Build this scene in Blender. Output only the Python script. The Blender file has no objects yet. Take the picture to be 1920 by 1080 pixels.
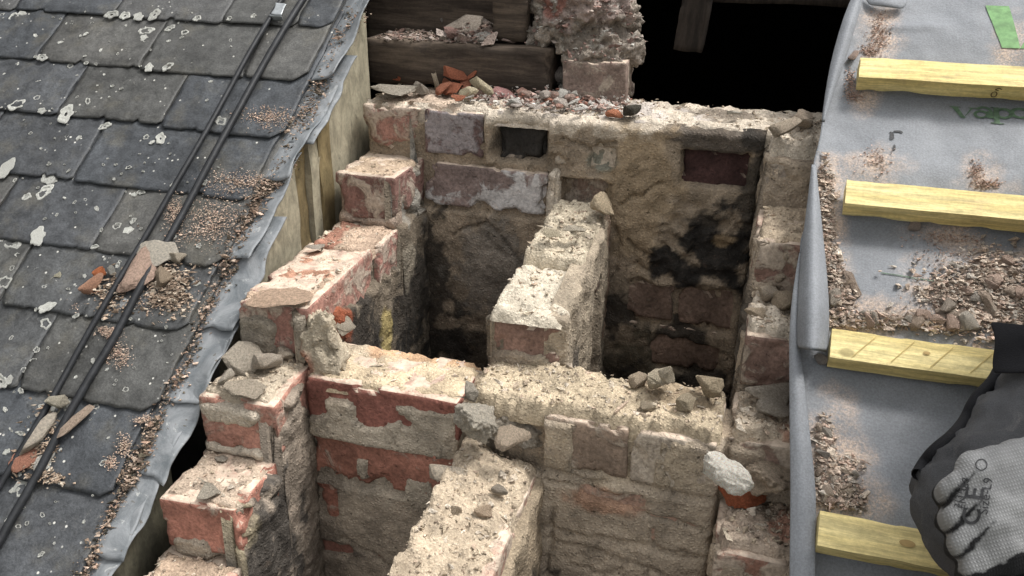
import bpy, bmesh, math, random
import numpy as np
from mathutils import Matrix, Vector
from mathutils.bvhtree import BVHTree

# ------------------------------------------------------------------ camera, light, exposure
SC = bpy.context.scene
COL = SC.collection
TH = math.radians(35)                    # roof pitch
CT, ST, TT = math.cos(TH), math.sin(TH), math.tan(TH)
CAM = np.array([0.675, -1.4015, 0.366])
R = np.array([[0.9597, 0.1247, -0.2519],
              [0.2809, -0.4010, 0.8719],
              [0.0077, -0.9075, -0.4200]])     # columns: right, down, forward of the lens, in world axes
FPX = 1694.93
cd = bpy.data.cameras.new('camera')
cam = bpy.data.objects.new('camera', cd)
COL.objects.link(cam)
cd.sensor_width = 36.0
cd.lens = 36.0 * FPX / 1920.0
cd.clip_start, cd.clip_end = 0.02, 400
r_, d_, f_ = (Vector(R[:, i]).normalized() for i in range(3))
M4 = Matrix((r_, -d_, -f_)).transposed().to_4x4()
M4.translation = Vector(CAM)
cam.matrix_world = M4
SC.camera = cam

SUN_EL, SUN_AZ = math.radians(62), math.radians(62)     # azimuth measured from +Y towards +X
wd = bpy.data.worlds.new('World')
SC.world = wd
wd.use_nodes = True
wn = wd.node_tree
bg = wn.nodes['Background']
sky = wn.nodes.new('ShaderNodeTexSky')
sky.sky_type = 'NISHITA'
sky.sun_disc = False
sky.sun_elevation = SUN_EL
sky.sun_rotation = SUN_AZ
sky.air_density, sky.dust_density, sky.ozone_density = 1.0, 4.0, 1.0
hs = wn.nodes.new('ShaderNodeHueSaturation')
hs.inputs['Saturation'].default_value = 0.05           # veiled, nearly white overcast sky
wn.links.new(sky.outputs[0], hs.inputs['Color'])
wn.links.new(hs.outputs[0], bg.inputs['Color'])
bg.inputs['Strength'].default_value = 0.15
sl = bpy.data.lights.new('sun', 'SUN')
sl.energy = 1.35
sl.angle = math.radians(12)
sl.color = (1.0, 0.96, 0.91)
so = bpy.data.objects.new('sun', sl)
COL.objects.link(so)
sd = Vector((math.sin(SUN_AZ) * math.cos(SUN_EL), math.cos(SUN_AZ) * math.cos(SUN_EL), math.sin(SUN_EL)))
so.rotation_euler = sd.to_track_quat('Z', 'Y').to_euler()
SC.view_settings.view_transform = 'Standard'
SC.view_settings.look = 'None'
SC.view_settings.exposure = 1.02
SC.view_settings.gamma = 1.0
SC.view_settings.use_curve_mapping = False
SC.render.engine = 'CYCLES'
SC.cycles.max_bounces = 6
SC.cycles.diffuse_bounces = 4

rnd = random.Random(11)
nrg = np.random.default_rng(5)

# ------------------------------------------------------------------ small maths
def V3(*a):
    return np.array(a, float)

def sight(px, py, n, c):
    """the point where the line of sight through a picture point meets the plane n.p = c"""
    d = R @ np.array([px - 960.0, py - 540.0, FPX])
    n = np.array(n, float)
    return CAM + d * ((c - n @ CAM) / (n @ d))

def onY(px, py, y): return sight(px, py, (0, 1, 0), y)
def onX(px, py, x): return sight(px, py, (1, 0, 0), x)
def onZ(px, py, z): return sight(px, py, (0, 0, 1), z)

def roofpt(px, py, n=0.0, c=0.1):
    """(x, s) in roof coordinates, n metres above the roof plane"""
    p = sight(px, py, (0, -ST, CT), c * CT + n)
    q = p - V3(0, 0, c)
    return p[0], q[1] * CT + q[2] * ST

def RP(x, s, n=0.0, c=0.1):
    return V3(x, s * CT - n * ST, c + s * ST + n * CT)

def RPa(x, s, n, c=0.1):
    return np.stack([x, s * CT - n * ST, c + s * ST + n * CT], -1)

RU = V3(0, CT, ST)
RN = V3(0, -ST, CT)

def _hash(i, j, k, seed):
    h = (i.astype(np.uint32) * np.uint32(374761393)) ^ (j.astype(np.uint32) * np.uint32(668265263)) \
        ^ (k.astype(np.uint32) * np.uint32(2147483647 - 58)) ^ np.uint32((seed * 362437 + 12345) & 0xffffffff)
    h = (h ^ (h >> np.uint32(13))) * np.uint32(1274126177)
    h = (h ^ (h >> np.uint32(15))) * np.uint32(2246822519)
    h = h ^ (h >> np.uint32(16))
    return h.astype(np.float64) / 4294967295.0 * 2 - 1

def vnoise(P, seed=0):
    f = np.floor(P)
    i = f.astype(np.int64)
    t = P - f
    t = t * t * t * (t * (t * 6 - 15) + 10)
    out = 0.0
    for dx in (0, 1):
        wx = t[:, 0] if dx else 1 - t[:, 0]
        for dy in (0, 1):
            wy = t[:, 1] if dy else 1 - t[:, 1]
            for dz in (0, 1):
                wz = t[:, 2] if dz else 1 - t[:, 2]
                out = out + wx * wy * wz * _hash(i[:, 0] + dx, i[:, 1] + dy, i[:, 2] + dz, seed)
    return out

def fbm(P, scale, octv=4, seed=0, gain=0.5):
    P = np.asarray(P, float).reshape(-1, 3)
    a, s, o, tot = 1.0, scale, 0.0, 0.0
    for q in range(octv):
        o = o + a * vnoise(P * s + 17.3 * q, seed + q * 7)
        tot += a
        a *= gain
        s *= 2.03
    return o / tot * 1.6

def sstep(a, b, x):
    t = np.clip((x - a) / (b - a), 0, 1)
    return t * t * (3 - 2 * t)

def lerp(a, b, t): return a + (b - a) * t

def terrace(n, steps=3.5, lo=0.30, hi=0.62):
    q = n * steps
    f = np.floor(q)
    return (f + sstep(lo, hi, q - f)) / steps

# ------------------------------------------------------------------ object helpers
def link(name, me, mat=None, parent=None, smooth=True):
    o = bpy.data.objects.new(name, me)
    COL.objects.link(o)
    if mat is not None and len(me.materials) == 0:
        me.materials.append(mat)
    if parent is not None:
        o.parent = parent
    if len(me.polygons):
        me.polygons.foreach_set('use_smooth', [bool(smooth)] * len(me.polygons))
        if smooth == 'edges': me.set_sharp_from_angle(angle=0.55)
    return o

def mesh_np(name, verts, faces, tint=None):
    me = bpy.data.meshes.new(name)
    verts = np.asarray(verts, np.float32)
    faces = np.asarray(faces, np.int32)
    nf, k = faces.shape
    me.vertices.add(len(verts))
    me.vertices.foreach_set('co', verts.ravel())
    me.loops.add(nf * k)
    me.loops.foreach_set('vertex_index', faces.ravel())
    me.polygons.add(nf)
    me.polygons.foreach_set('loop_start', np.arange(0, nf * k, k, dtype=np.int32))
    me.polygons.foreach_set('loop_total', np.full(nf, k, np.int32))
    me.update(calc_edges=True)
    me.validate()
    if tint is not None:
        at = me.attributes.new('tint', 'FLOAT_COLOR', 'POINT')
        at.data.foreach_set('color', np.concatenate([tint, np.ones((len(tint), 1))], 1).astype(np.float32).ravel())
    return me

def tag(o, label=None, cat=None, group=None, kind=None):
    if label: o['label'] = label
    if cat: o['category'] = cat
    if group: o['group'] = group
    if kind: o['kind'] = kind
    return o

def empty(name, loc=(0, 0, 0)):
    o = bpy.data.objects.new(name, None)
    o.empty_display_size = 0.05
    o.location = loc
    COL.objects.link(o)
    return o

def frame(o, X, Y, Z, loc):
    m = Matrix((Vector(X), Vector(Y), Vector(Z))).transposed().to_4x4()
    m.translation = Vector(loc)
    o.matrix_world = m
    return o

# ------------------------------------------------------------------ materials
class NT:
    def __init__(s, name):
        s.m = bpy.data.materials.new(name)
        s.m.use_nodes = True
        s.t = s.m.node_tree
        s.b = s.t.nodes['Principled BSDF']
        s.b.inputs['Specular IOR Level'].default_value = 0.25
    def n(s, ty, **kw):
        x = s.t.nodes.new(ty)
        for k, v in kw.items():
            if hasattr(x, k): setattr(x, k, v)
        return x
    def put(s, sock, v):
        if isinstance(v, bpy.types.NodeSocket): s.t.links.new(v, sock)
        elif isinstance(v, (tuple, list)) and len(v) == 3 and sock.type == 'RGBA': sock.default_value = (*v, 1)
        else: sock.default_value = v
    def coord(s, offset=True, which='Object'):
        tc = s.n('ShaderNodeTexCoord').outputs[which]
        if not offset: return tc
        oi = s.n('ShaderNodeObjectInfo')
        a = s.n('ShaderNodeVectorMath', operation='MULTIPLY_ADD')
        s.put(a.inputs[0], oi.outputs['Random']); a.inputs[1].default_value = (37, 23, 51); s.put(a.inputs[2], tc)
        return a.outputs[0]
    def scaled(s, vec, sc):
        a = s.n('ShaderNodeVectorMath', operation='MULTIPLY')
        s.put(a.inputs[0], vec); a.inputs[1].default_value = sc
        return a.outputs[0]
    def noise(s, vec, scale, detail=4, rough=0.55, dist=0.0):
        x = s.n('ShaderNodeTexNoise')
        s.put(x.inputs['Vector'], vec)
        x.inputs['Scale'].default_value = scale; x.inputs['Detail'].default_value = detail
        x.inputs['Roughness'].default_value = rough; x.inputs['Distortion'].default_value = dist
        return x.outputs['Fac']
    def vor(s, vec, scale, feature='F1', out='Distance', rnd_=1.0):
        x = s.n('ShaderNodeTexVoronoi', feature=feature)
        s.put(x.inputs['Vector'], vec); x.inputs['Scale'].default_value = scale
        x.inputs['Randomness'].default_value = rnd_
        return x.outputs[out]
    def rng(s, v, a, b, c=0.0, d=1.0, smooth=True):
        x = s.n('ShaderNodeMapRange')
        if smooth: x.interpolation_type = 'SMOOTHSTEP'
        s.put(x.inputs[0], v)
        for i, q in enumerate((a, b, c, d)): s.put(x.inputs[i + 1], q)
        return x.outputs[0]
    def mth(s, op, a, b=0.0):
        x = s.n('ShaderNodeMath', operation=op)
        s.put(x.inputs[0], a); s.put(x.inputs[1], b)
        return x.outputs[0]
    def mix(s, f, a, b, bt='MIX'):
        x = s.n('ShaderNodeMix', data_type='RGBA', blend_type=bt)
        s.put(x.inputs[0], f); s.put(x.inputs[6], a); s.put(x.inputs[7], b)
        return x.outputs[2]
    def mul(s, col, fac):
        x = s.n('ShaderNodeVectorMath', operation='SCALE')
        s.put(x.inputs[0], col); s.put(x.inputs[3], fac)
        return x.outputs[0]
    def bump(s, h, dist=0.003, strength=1.0, nrm=None):
        x = s.n('ShaderNodeBump')
        x.inputs['Strength'].default_value = strength; x.inputs['Distance'].default_value = dist
        s.put(x.inputs['Height'], h)
        if nrm is not None: s.put(x.inputs['Normal'], nrm)
        return x.outputs[0]
    def upness(s):
        g = s.n('ShaderNodeNewGeometry')
        sp = s.n('ShaderNodeSeparateXYZ')
        s.put(sp.inputs[0], g.outputs['True Normal'])
        return sp.outputs['Z']
    def done(s, col, rough=0.9, nrm=None, metal=0.0):
        s.put(s.b.inputs['Base Color'], col); s.put(s.b.inputs['Roughness'], rough)
        s.put(s.b.inputs['Metallic'], metal)
        if nrm is not None: s.put(s.b.inputs['Normal'], nrm)
        return s.m

def mat_mortar(name, src):
    """lime mortar, stones and grit: base tone from the mesh's own tint or from the object colour"""
    s = NT(name)
    if src == 'attr':
        a = s.n('ShaderNodeAttribute'); a.attribute_name = 'tint'; col = a.outputs['Color']; v = s.coord(False)
    else:
        oi = s.n('ShaderNodeObjectInfo'); col = oi.outputs['Color']; v = s.coord(True)
    n1 = s.noise(v, 22, 5, 0.6)
    n2 = s.noise(v, 260, 3, 0.7)
    n3 = s.noise(v, 75, 6, 0.68)
    pits = s.noise(v, 130, 2, 0.5)
    c = s.mul(col, s.rng(n1, 0.3, 0.7, 0.72, 1.22))
    c = s.mul(c, s.rng(n2, 0.3, 0.7, 0.80, 1.18))
    c = s.mix(s.rng(n3, 0.55, 0.72, 0, 0.30), c, s.mul(s.mix(0.3, col, (0.42, 0.26, 0.15)), 0.85))
    c = s.mul(c, s.rng(pits, 0.22, 0.32, 0.45, 1.0))
    n4 = s.vor(v, 210)
    c = s.mul(c, s.rng(n4, 0.05, 0.55, 1.14, 0.88))
    stn = s.noise(v, 48, 5, 0.7, 1.0)
    c = s.mul(c, s.rng(stn, 0.36, 0.46, 0.72, 1.0))
    h = s.mth('ADD', s.mth('MULTIPLY', n3, 1.0), s.mth('MULTIPLY', n2, 0.45))
    h = s.mth('ADD', h, s.mth('MULTIPLY', s.rng(pits, 0.22, 0.32), 0.4))
    h = s.mth('ADD', h, s.mth('MULTIPLY', s.rng(n4, 0.0, 0.5, 1, 0), 0.35))
    return s.done(c, 0.95, s.bump(h, 0.0045, 0.95))

def mat_brick(name='old_brick', limec=(0.44, 0.375, 0.30), grad=False):
    s = NT(name)
    oi = s.n('ShaderNodeObjectInfo')
    v = s.coord(True)
    n1 = s.noise(v, 16, 5, 0.62, 0.4)
    n2 = s.noise(v, 190, 4, 0.7)
    n3 = s.noise(v, 48, 6, 0.65)
    pits = s.noise(v, 110, 2, 0.5)
    hsv = s.n('ShaderNodeHueSaturation'); hsv.inputs['Saturation'].default_value = 0.80; s.put(hsv.inputs['Color'], oi.outputs['Color'])
    c = s.mul(hsv.outputs[0], s.rng(n1, 0.3, 0.7, 0.62, 1.28))
    c = s.mul(c, s.rng(n2, 0.3, 0.7, 0.7, 1.25))
    c = s.mix(s.rng(n3, 0.58, 0.75, 0, 0.45), c, s.mul(c, 0.45))
    # lime bloom and mortar smears: how much is the brick's own property (object alpha)
    sm = s.mth('ADD', s.noise(v, 26, 7, 0.66, 0.6), s.mth('MULTIPLY', oi.outputs['Alpha'], 0.30))
    if grad:                                           # salt bloom, thickest low down towards one end
        sp = s.n('ShaderNodeSeparateXYZ'); s.put(sp.inputs[0], s.coord(False))
        g = s.mth('ADD', s.mth('MULTIPLY', s.rng(sp.outputs[0], -0.05, 0.05), 0.22), s.rng(sp.outputs[2], 0.035, -0.03, -0.14, 0.14))
        sm = s.mth('ADD', sm, g)
    msk = s.rng(sm, 0.64, 0.76)
    lime = s.mul(limec, s.rng(n2, 0.3, 0.7, 0.7, 1.2))
    c = s.mix(s.mth('MULTIPLY', msk, 0.82), c, lime)
    # pale demolition dust and bedding mortar left on the upward faces
    dust = s.mth('MULTIPLY', s.rng(s.upness(), 0.5, 0.85), s.rng(s.noise(v, 34, 6, 0.7), 0.33, 0.55, 0.35, 0.97))
    c = s.mix(dust, c, s.mul((0.58, 0.47, 0.37), s.rng(n3, 0.3, 0.7, 0.7, 1.2)))
    c = s.mul(c, s.rng(pits, 0.22, 0.30, 0.5, 1.0))
    h = s.mth('ADD', s.mth('MULTIPLY', n3, 0.8), s.mth('MULTIPLY', n2, 0.3))
    h = s.mth('ADD', h, s.mth('MULTIPLY', msk, 0.45))
    h = s.mth('ADD', h, s.mth('MULTIPLY', s.rng(pits, 0.29, 0.40), 0.4))
    return s.done(c, 0.9, s.bump(h, 0.0035, 0.9))

def mat_slate():
    s = NT('weathered_slate')
    oi = s.n('ShaderNodeObjectInfo')
    v = s.coord(True)
    vs = s.scaled(v, (1.0, 0.35, 1.0))
    n1 = s.noise(vs, 9, 5, 0.6, 0.5)
    n2 = s.noise(v, 60, 6, 0.65)
    n3 = s.noise(v, 320, 3, 0.7)
    c = s.mul(oi.outputs['Color'], s.rng(n1, 0.3, 0.7, 0.72, 1.3))
    c = s.mul(c, s.rng(n2, 0.3, 0.7, 0.75, 1.25))
    c = s.mul(c, s.rng(n3, 0.3, 0.7, 0.75, 1.28))
    alg = s.rng(s.noise(v, 14, 5, 0.65), 0.5, 0.72, 0, 0.4)
    c = s.mix(alg, c, s.mul((0.115, 0.105, 0.08), s.rng(n3, 0.3, 0.7, 0.7, 1.3)))
    blo = s.rng(s.noise(vs, 17, 7, 0.72, 1.2), 0.60, 0.76, 0, 0.55)
    c = s.mix(s.mth('MULTIPLY', blo, s.rng(n3, 0.35, 0.65)), c, (0.27, 0.26, 0.23))
    spk = s.rng(s.vor(v, 70), 0.09, 0.16, 1, 0)
    spk = s.mth('MULTIPLY', spk, s.rng(s.noise(v, 24, 3, 0.5), 0.52, 0.6))
    c = s.mix(s.mth('MULTIPLY', spk, 0.9), c, (0.55, 0.54, 0.49))
    fl = s.rng(s.noise(s.scaled(v, (1.0, 0.5, 1.0)), 38, 8, 0.8, 1.6), 0.66, 0.74, 0, 0.8)
    c = s.mix(s.mth('MULTIPLY', fl, s.rng(s.noise(v, 5, 3, 0.5), 0.45, 0.6)), c, (0.46, 0.45, 0.40))
    h = s.mth('ADD', s.mth('MULTIPLY', n2, 0.7), s.mth('MULTIPLY', n1, 0.6))
    h = s.mth('ADD', h, s.mth('MULTIPLY', n3, 0.22))
    s.b.inputs['Specular IOR Level'].default_value = 0.4
    return s.done(c, s.rng(n2, 0.3, 0.7, 0.5, 0.75), s.bump(h, 0.0032, 0.7))

def mat_lead():
    s = NT('old_lead')
    v = s.coord(True)
    n1 = s.noise(v, 22, 6, 0.65, 0.8)
    n2 = s.noise(v, 140, 4, 0.65)
    c = s.mix(s.rng(n1, 0.3, 0.7), (0.125, 0.138, 0.147), (0.25, 0.26, 0.268))
    c = s.mix(s.rng(s.noise(v, 46, 7, 0.7, 1.0), 0.60, 0.72, 0, 0.7), c, (0.56, 0.56, 0.53))
    c = s.mix(s.rng(s.noise(v, 70, 3, 0.6), 0.64, 0.70, 0, 0.8), c, (0.10, 0.085, 0.065))
    return s.done(c, s.rng(n2, 0.3, 0.7, 0.58, 0.8), s.bump(s.mth('ADD', n1, s.mth('MULTIPLY', n2, 0.3)), 0.003, 0.6), 0.08)

def mat_membrane():
    s = NT('grey_membrane')
    v = s.coord(False)
    n1 = s.noise(v, 7, 5, 0.6, 0.6)
    n2 = s.noise(v, 420, 3, 0.6)
    n3 = s.noise(v, 30, 5, 0.6)
    a = s.n('ShaderNodeAttribute'); a.attribute_name = 'tint'
    c = s.mul((0.205, 0.216, 0.231), s.rng(n1, 0.3, 0.7, 0.85, 1.12))
    c = s.mul(c, s.rng(n2, 0.3, 0.7, 0.86, 1.12))
    sp = s.n('ShaderNodeSeparateColor'); s.put(sp.inputs[0], a.outputs['Color'])
    dust = s.mth('MULTIPLY', sp.outputs[0], s.rng(s.mth('ADD', s.noise(v, 260, 4, 0.8), s.mth('MULTIPLY', n3, 0.5)), 0.52, 0.92))
    c = s.mix(dust, c, s.mul((0.52, 0.40, 0.31), s.rng(n2, 0.3, 0.7, 0.7, 1.25)))
    c = s.mix(s.rng(s.noise(v, 55, 4, 0.6), 0.68, 0.74, 0, 0.35), c, (0.15, 0.15, 0.15))
    w = s.n('ShaderNodeTexWave'); s.put(w.inputs['Vector'], v); w.inputs['Scale'].default_value = 170
    w.inputs['Distortion'].default_value = 1.0
    h = s.mth('ADD', s.mth('MULTIPLY', n2, 0.25), s.mth('MULTIPLY', w.outputs['Fac'], 0.05))
    h = s.mth('ADD', h, s.mth('MULTIPLY', n3, 1.3))
    return s.done(c, 0.62, s.bump(h, 0.0022, 0.6))

def mat_timber(name, a, b, grain, knots=True, rough=0.75, dirt=0.3):
    s = NT(name)
    v = s.coord(True)
    vs = s.scaled(v, grain)
    n1 = s.noise(vs, 9, 6, 0.6, 1.4)
    n2 = s.noise(vs, 60, 5, 0.7, 0.4)
    n3 = s.noise(v, 180, 4, 0.7)
    c = s.mix(s.rng(n1, 0.35, 0.65), a, b)
    c = s.mul(c, s.rng(n2, 0.3, 0.7, 0.66, 1.22))
    if knots:
        k = s.rng(s.vor(s.scaled(v, (1.0, 1.6, 1.6)), 9.5), 0.06, 0.11, 1, 0)
        c = s.mix(s.mth('MULTIPLY', k, 0.65), c, s.mul(b, 0.35))
        st = s.rng(s.noise(s.scaled(v, (1.0, 1.0, 1.0)), 21, 6, 0.7, 0.8), 0.56, 0.74, 0, 0.45)
        c = s.mix(st, c, (0.46, 0.33, 0.20))
    c = s.mix(s.rng(s.noise(v, 60, 6, 0.75), 0.56, 0.72, 0, dirt), c, s.mul(b, 0.3))
    c = s.mul(c, s.rng(n3, 0.3, 0.7, 0.9, 1.1))
    h = s.mth('ADD', s.mth('MULTIPLY', n2, 0.8), s.mth('MULTIPLY', n3, 0.25))
    return s.done(c, rough, s.bump(h, 0.0016, 0.7))

def mat_plain(name, col, rough=0.6, var=0.2, scale=40, bd=0.001, metal=0.0):
    s = NT(name)
    v = s.coord(True)
    n1 = s.noise(v, scale, 5, 0.6)
    n2 = s.noise(v, scale * 7, 3, 0.6)
    c = s.mul(col, s.rng(n1, 0.3, 0.7, 1 - var, 1 + var))
    return s.done(c, rough, s.bump(s.mth('ADD', n1, s.mth('MULTIPLY', n2, 0.4)), bd, 0.6), metal)

def mat_cloth(name, a, dusty, rough=0.85, weave=900):
    s = NT(name)
    v = s.coord(False)
    n1 = s.noise(v, 14, 5, 0.6, 0.5)
    n2 = s.noise(v, weave, 2, 0.5)
    n3 = s.noise(v, 34, 6, 0.7, 0.8)
    c = s.mul(a, s.rng(n1, 0.3, 0.7, 0.8, 1.2))
    c = s.mix(s.rng(n3, 0.54, 0.74, 0, 0.35), c, dusty)
    c = s.mul(c, s.rng(n2, 0.3, 0.7, 0.8, 1.2))
    return s.done(c, rough, s.bump(s.mth('ADD', n2, s.mth('MULTIPLY', n1, 1.0)), 0.0012, 0.6))

def mat_knit():
    s = NT('grey_knit')
    a = s.n('ShaderNodeAttribute'); a.attribute_name = 'tint'
    v = s.coord(False, 'UV')
    v2 = s.coord(False)
    w = s.n('ShaderNodeTexWave', bands_direction='X'); s.put(w.inputs['Vector'], v); w.inputs['Scale'].default_value = 150
    w2 = s.n('ShaderNodeTexWave', bands_direction='Y'); s.put(w2.inputs['Vector'], v); w2.inputs['Scale'].default_value = 110
    w.inputs['Distortion'].default_value = 0.5; w2.inputs['Distortion'].default_value = 0.5
    k = s.mth('MULTIPLY', w.outputs['Fac'], w2.outputs['Fac'])
    n1 = s.noise(v2, 30, 5, 0.6)
    c = s.mul(a.outputs['Color'], s.rng(k, 0, 1, 0.86, 1.1))
    c = s.mul(c, s.rng(n1, 0.3, 0.7, 0.82, 1.15))
    return s.done(c, 0.8, s.bump(s.mth('ADD', k, n1), 0.0008, 0.5))

MORTAR = mat_mortar('lime_mortar', 'attr')
STONE = mat_mortar('mortar_stone', 'obj')
BRICK = mat_brick()
BRICKW = mat_brick('salt_bloomed_brick', (0.58, 0.56, 0.54), True)
BRICKG = mat_brick('grey_bloomed_brick', (0.30, 0.275, 0.275))
SLATE = mat_slate()
LEAD = mat_lead()
MEMB = mat_membrane()
YTIM = mat_timber('treated_yellow_timber', (0.70, 0.59, 0.29), (0.62, 0.50, 0.21), (0.22, 3.0, 3.0), rough=0.7, dirt=0.22)
OTIM = mat_timber('old_dark_timber', (0.115, 0.088, 0.066), (0.040, 0.030, 0.023), (0.3, 3.0, 3.0), knots=False, rough=0.85)
DTIM = mat_timber('sooty_timber', (0.040, 0.031, 0.025), (0.018, 0.014, 0.011), (3.0, 3.0, 0.3), knots=False, rough=0.85)
PAINT = mat_timber('grimy_cream_paint', (0.33, 0.30, 0.22), (0.27, 0.245, 0.18), (1.0, 1.0, 0.5), knots=False, rough=0.6, dirt=0.6)
GPAINT = mat_timber('mossy_dark_paint', (0.13, 0.12, 0.085), (0.08, 0.075, 0.055), (1.0, 1.0, 0.5), knots=False, rough=0.7, dirt=0.6)
OCHRE = mat_timber('ochre_board', (0.21, 0.165, 0.085), (0.15, 0.115, 0.06), (1.0, 1.0, 0.4), knots=False, rough=0.7, dirt=0.5)
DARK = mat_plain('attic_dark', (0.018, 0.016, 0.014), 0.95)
BOARD = mat_plain('shield_boarding_wood', (0.05, 0.04, 0.03), 0.9)
RUBBER = mat_plain('black_cable_sheath', (0.018, 0.019, 0.021), 0.5, 0.3, 60, 0.0008)
ZINC = mat_plain('dull_zinc', (0.36, 0.38, 0.39), 0.42, 0.2, 60, 0.0008, 0.6)
LICHEN = mat_mortar('pale_lichen', 'obj')
INK_G = mat_plain('green_print', (0.13, 0.26, 0.10), 0.6, 0.25, 90, 0.0003)
INK_D = mat_plain('dark_green_print', (0.075, 0.125, 0.075), 0.6, 0.35, 120, 0.0003)
INK_K = mat_plain('black_print', (0.05, 0.05, 0.052), 0.7, 0.3, 300, 0.0002)
INK_B = mat_plain('timber_stamp_ink', (0.09, 0.055, 0.025), 0.8, 0.3, 300, 0.0002)
TROUS = mat_cloth('charcoal_workwear', (0.072, 0.073, 0.077), (0.20, 0.19, 0.18))
BLACKC = mat_cloth('black_workwear', (0.012, 0.012, 0.014), (0.04, 0.04, 0.04))
SKIN = mat_plain('skin', (0.48, 0.28, 0.20), 0.55)
HAIR = mat_plain('dark_hair', (0.03, 0.02, 0.015), 0.6)
KNIT = mat_knit()

# ------------------------------------------------------------------ mesh generators
def box_grid(nx, ny, nz):
    """surface lattice of a box: integer coords and quads"""
    V, F, base = [], [], 0
    def face(fix, val, na, nb, axa, axb, flip):
        nonlocal base
        a, b = np.meshgrid(np.arange(na + 1), np.arange(nb + 1), indexing='ij')
        p = np.zeros((a.size, 3), int)
        p[:, axa], p[:, axb], p[:, fix] = a.ravel(), b.ravel(), val
        ii = (np.arange(na)[:, None] * (nb + 1) + np.arange(nb)[None, :]).ravel() + base
        q = np.stack([ii, ii + nb + 1, ii + nb + 2, ii + 1], 1)
        F.append(q[:, ::-1] if flip else q)
        V.append(p)
        base += a.size
    face(2, nz, nx, ny, 0, 1, False); face(2, 0, nx, ny, 0, 1, True)
    face(0, nx, ny, nz, 1, 2, False); face(0, 0, ny, nz, 1, 2, True)
    face(1, ny, nz, nx, 2, 0, False); face(1, 0, nz, nx, 2, 0, True)
    V = np.concatenate(V); F = np.concatenate(F)
    key = (V[:, 0] * (ny + 1) + V[:, 1]) * (nz + 1) + V[:, 2]
    u, first, inv = np.unique(key, return_index=True, return_inverse=True)
    return V[first], inv.reshape(-1)[F]

def rough_box(L, W, H, res, rad=0.004, warp=0.002, fine=0.0008, chip=0.008, chip_t=0.1, seed=0, off=None):
    nx, ny, nz = (max(1, int(round(q / res))) for q in (L, W, H))
    I, F = box_grid(nx, ny, nz)
    h = np.array([L, W, H]) / 2
    P = I / np.array([nx, ny, nz]) * 2 * h - h
    rr = min(rad, h.min() * 0.9)
    inner = np.clip(P, -(h - rr), h - rr)
    d = P - inner
    ln = np.linalg.norm(d, axis=1, keepdims=True)
    nrm = d / np.maximum(ln, 1e-9)
    Q = inner + nrm * rr
    dist = np.sort(h - np.abs(P), axis=1)
    edge = np.exp(-dist[:, 1] / 0.011)
    S = Q + (0 if off is None else np.asarray(off)) + seed * 3.7
    w = np.stack([fbm(S, 14, 2, seed + 1), fbm(S, 14, 2, seed + 2), fbm(S, 14, 2, seed + 3)], 1) * warp
    f = fbm(S, 120, 3, seed + 4) * fine
    c = np.maximum(0, fbm(S, 32, 3, seed + 5) - chip_t) * chip * edge * 2.2
    inw = -Q / np.maximum(np.linalg.norm(Q, axis=1, keepdims=True), 1e-9)
    Q = Q + w + nrm * f[:, None] + (0.55 * inw - 0.45 * nrm) * c[:, None]
    return Q, F

def rock_mesh(name, dims, seed, rough=0.12, sub=2, npts=11):
    r = np.random.default_rng(seed)
    p = r.normal(size=(npts, 3))
    p /= np.linalg.norm(p, axis=1, keepdims=True)
    p *= r.uniform(0.8, 1.05, (npts, 1))
    bm = bmesh.new()
    for q in p: bm.verts.new(q)
    res = bmesh.ops.convex_hull(bm, input=bm.verts)
    junk = [g for g in res['geom_interior'] if isinstance(g, bmesh.types.BMVert)]
    if junk: bmesh.ops.delete(bm, geom=junk, context='VERTS')
    bmesh.ops.bevel(bm, geom=list(bm.edges), offset=0.08, segments=1, affect='EDGES')
    bmesh.ops.triangulate(bm, faces=list(bm.faces))
    bmesh.ops.subdivide_edges(bm, edges=list(bm.edges), cuts=sub, use_grid_fill=True)
    bmesh.ops.triangulate(bm, faces=list(bm.faces))
    P = np.array([v.co[:] for v in bm.verts])
    n = P / np.maximum(np.linalg.norm(P, axis=1, keepdims=True), 1e-6)
    d = fbm(P + seed, 1.6, 4, seed) * rough + fbm(P + seed, 7, 3, seed + 3) * rough * 0.45
    P = (P + n * d[:, None])
    P -= (P.max(0) + P.min(0)) / 2
    P = P / (P.max(0) - P.min(0)) * np.array(dims)
    for v, q in zip(bm.verts, P): v.co = q
    me = bpy.data.meshes.new(name)
    bm.to_mesh(me)
    bm.free()
    return me

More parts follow.
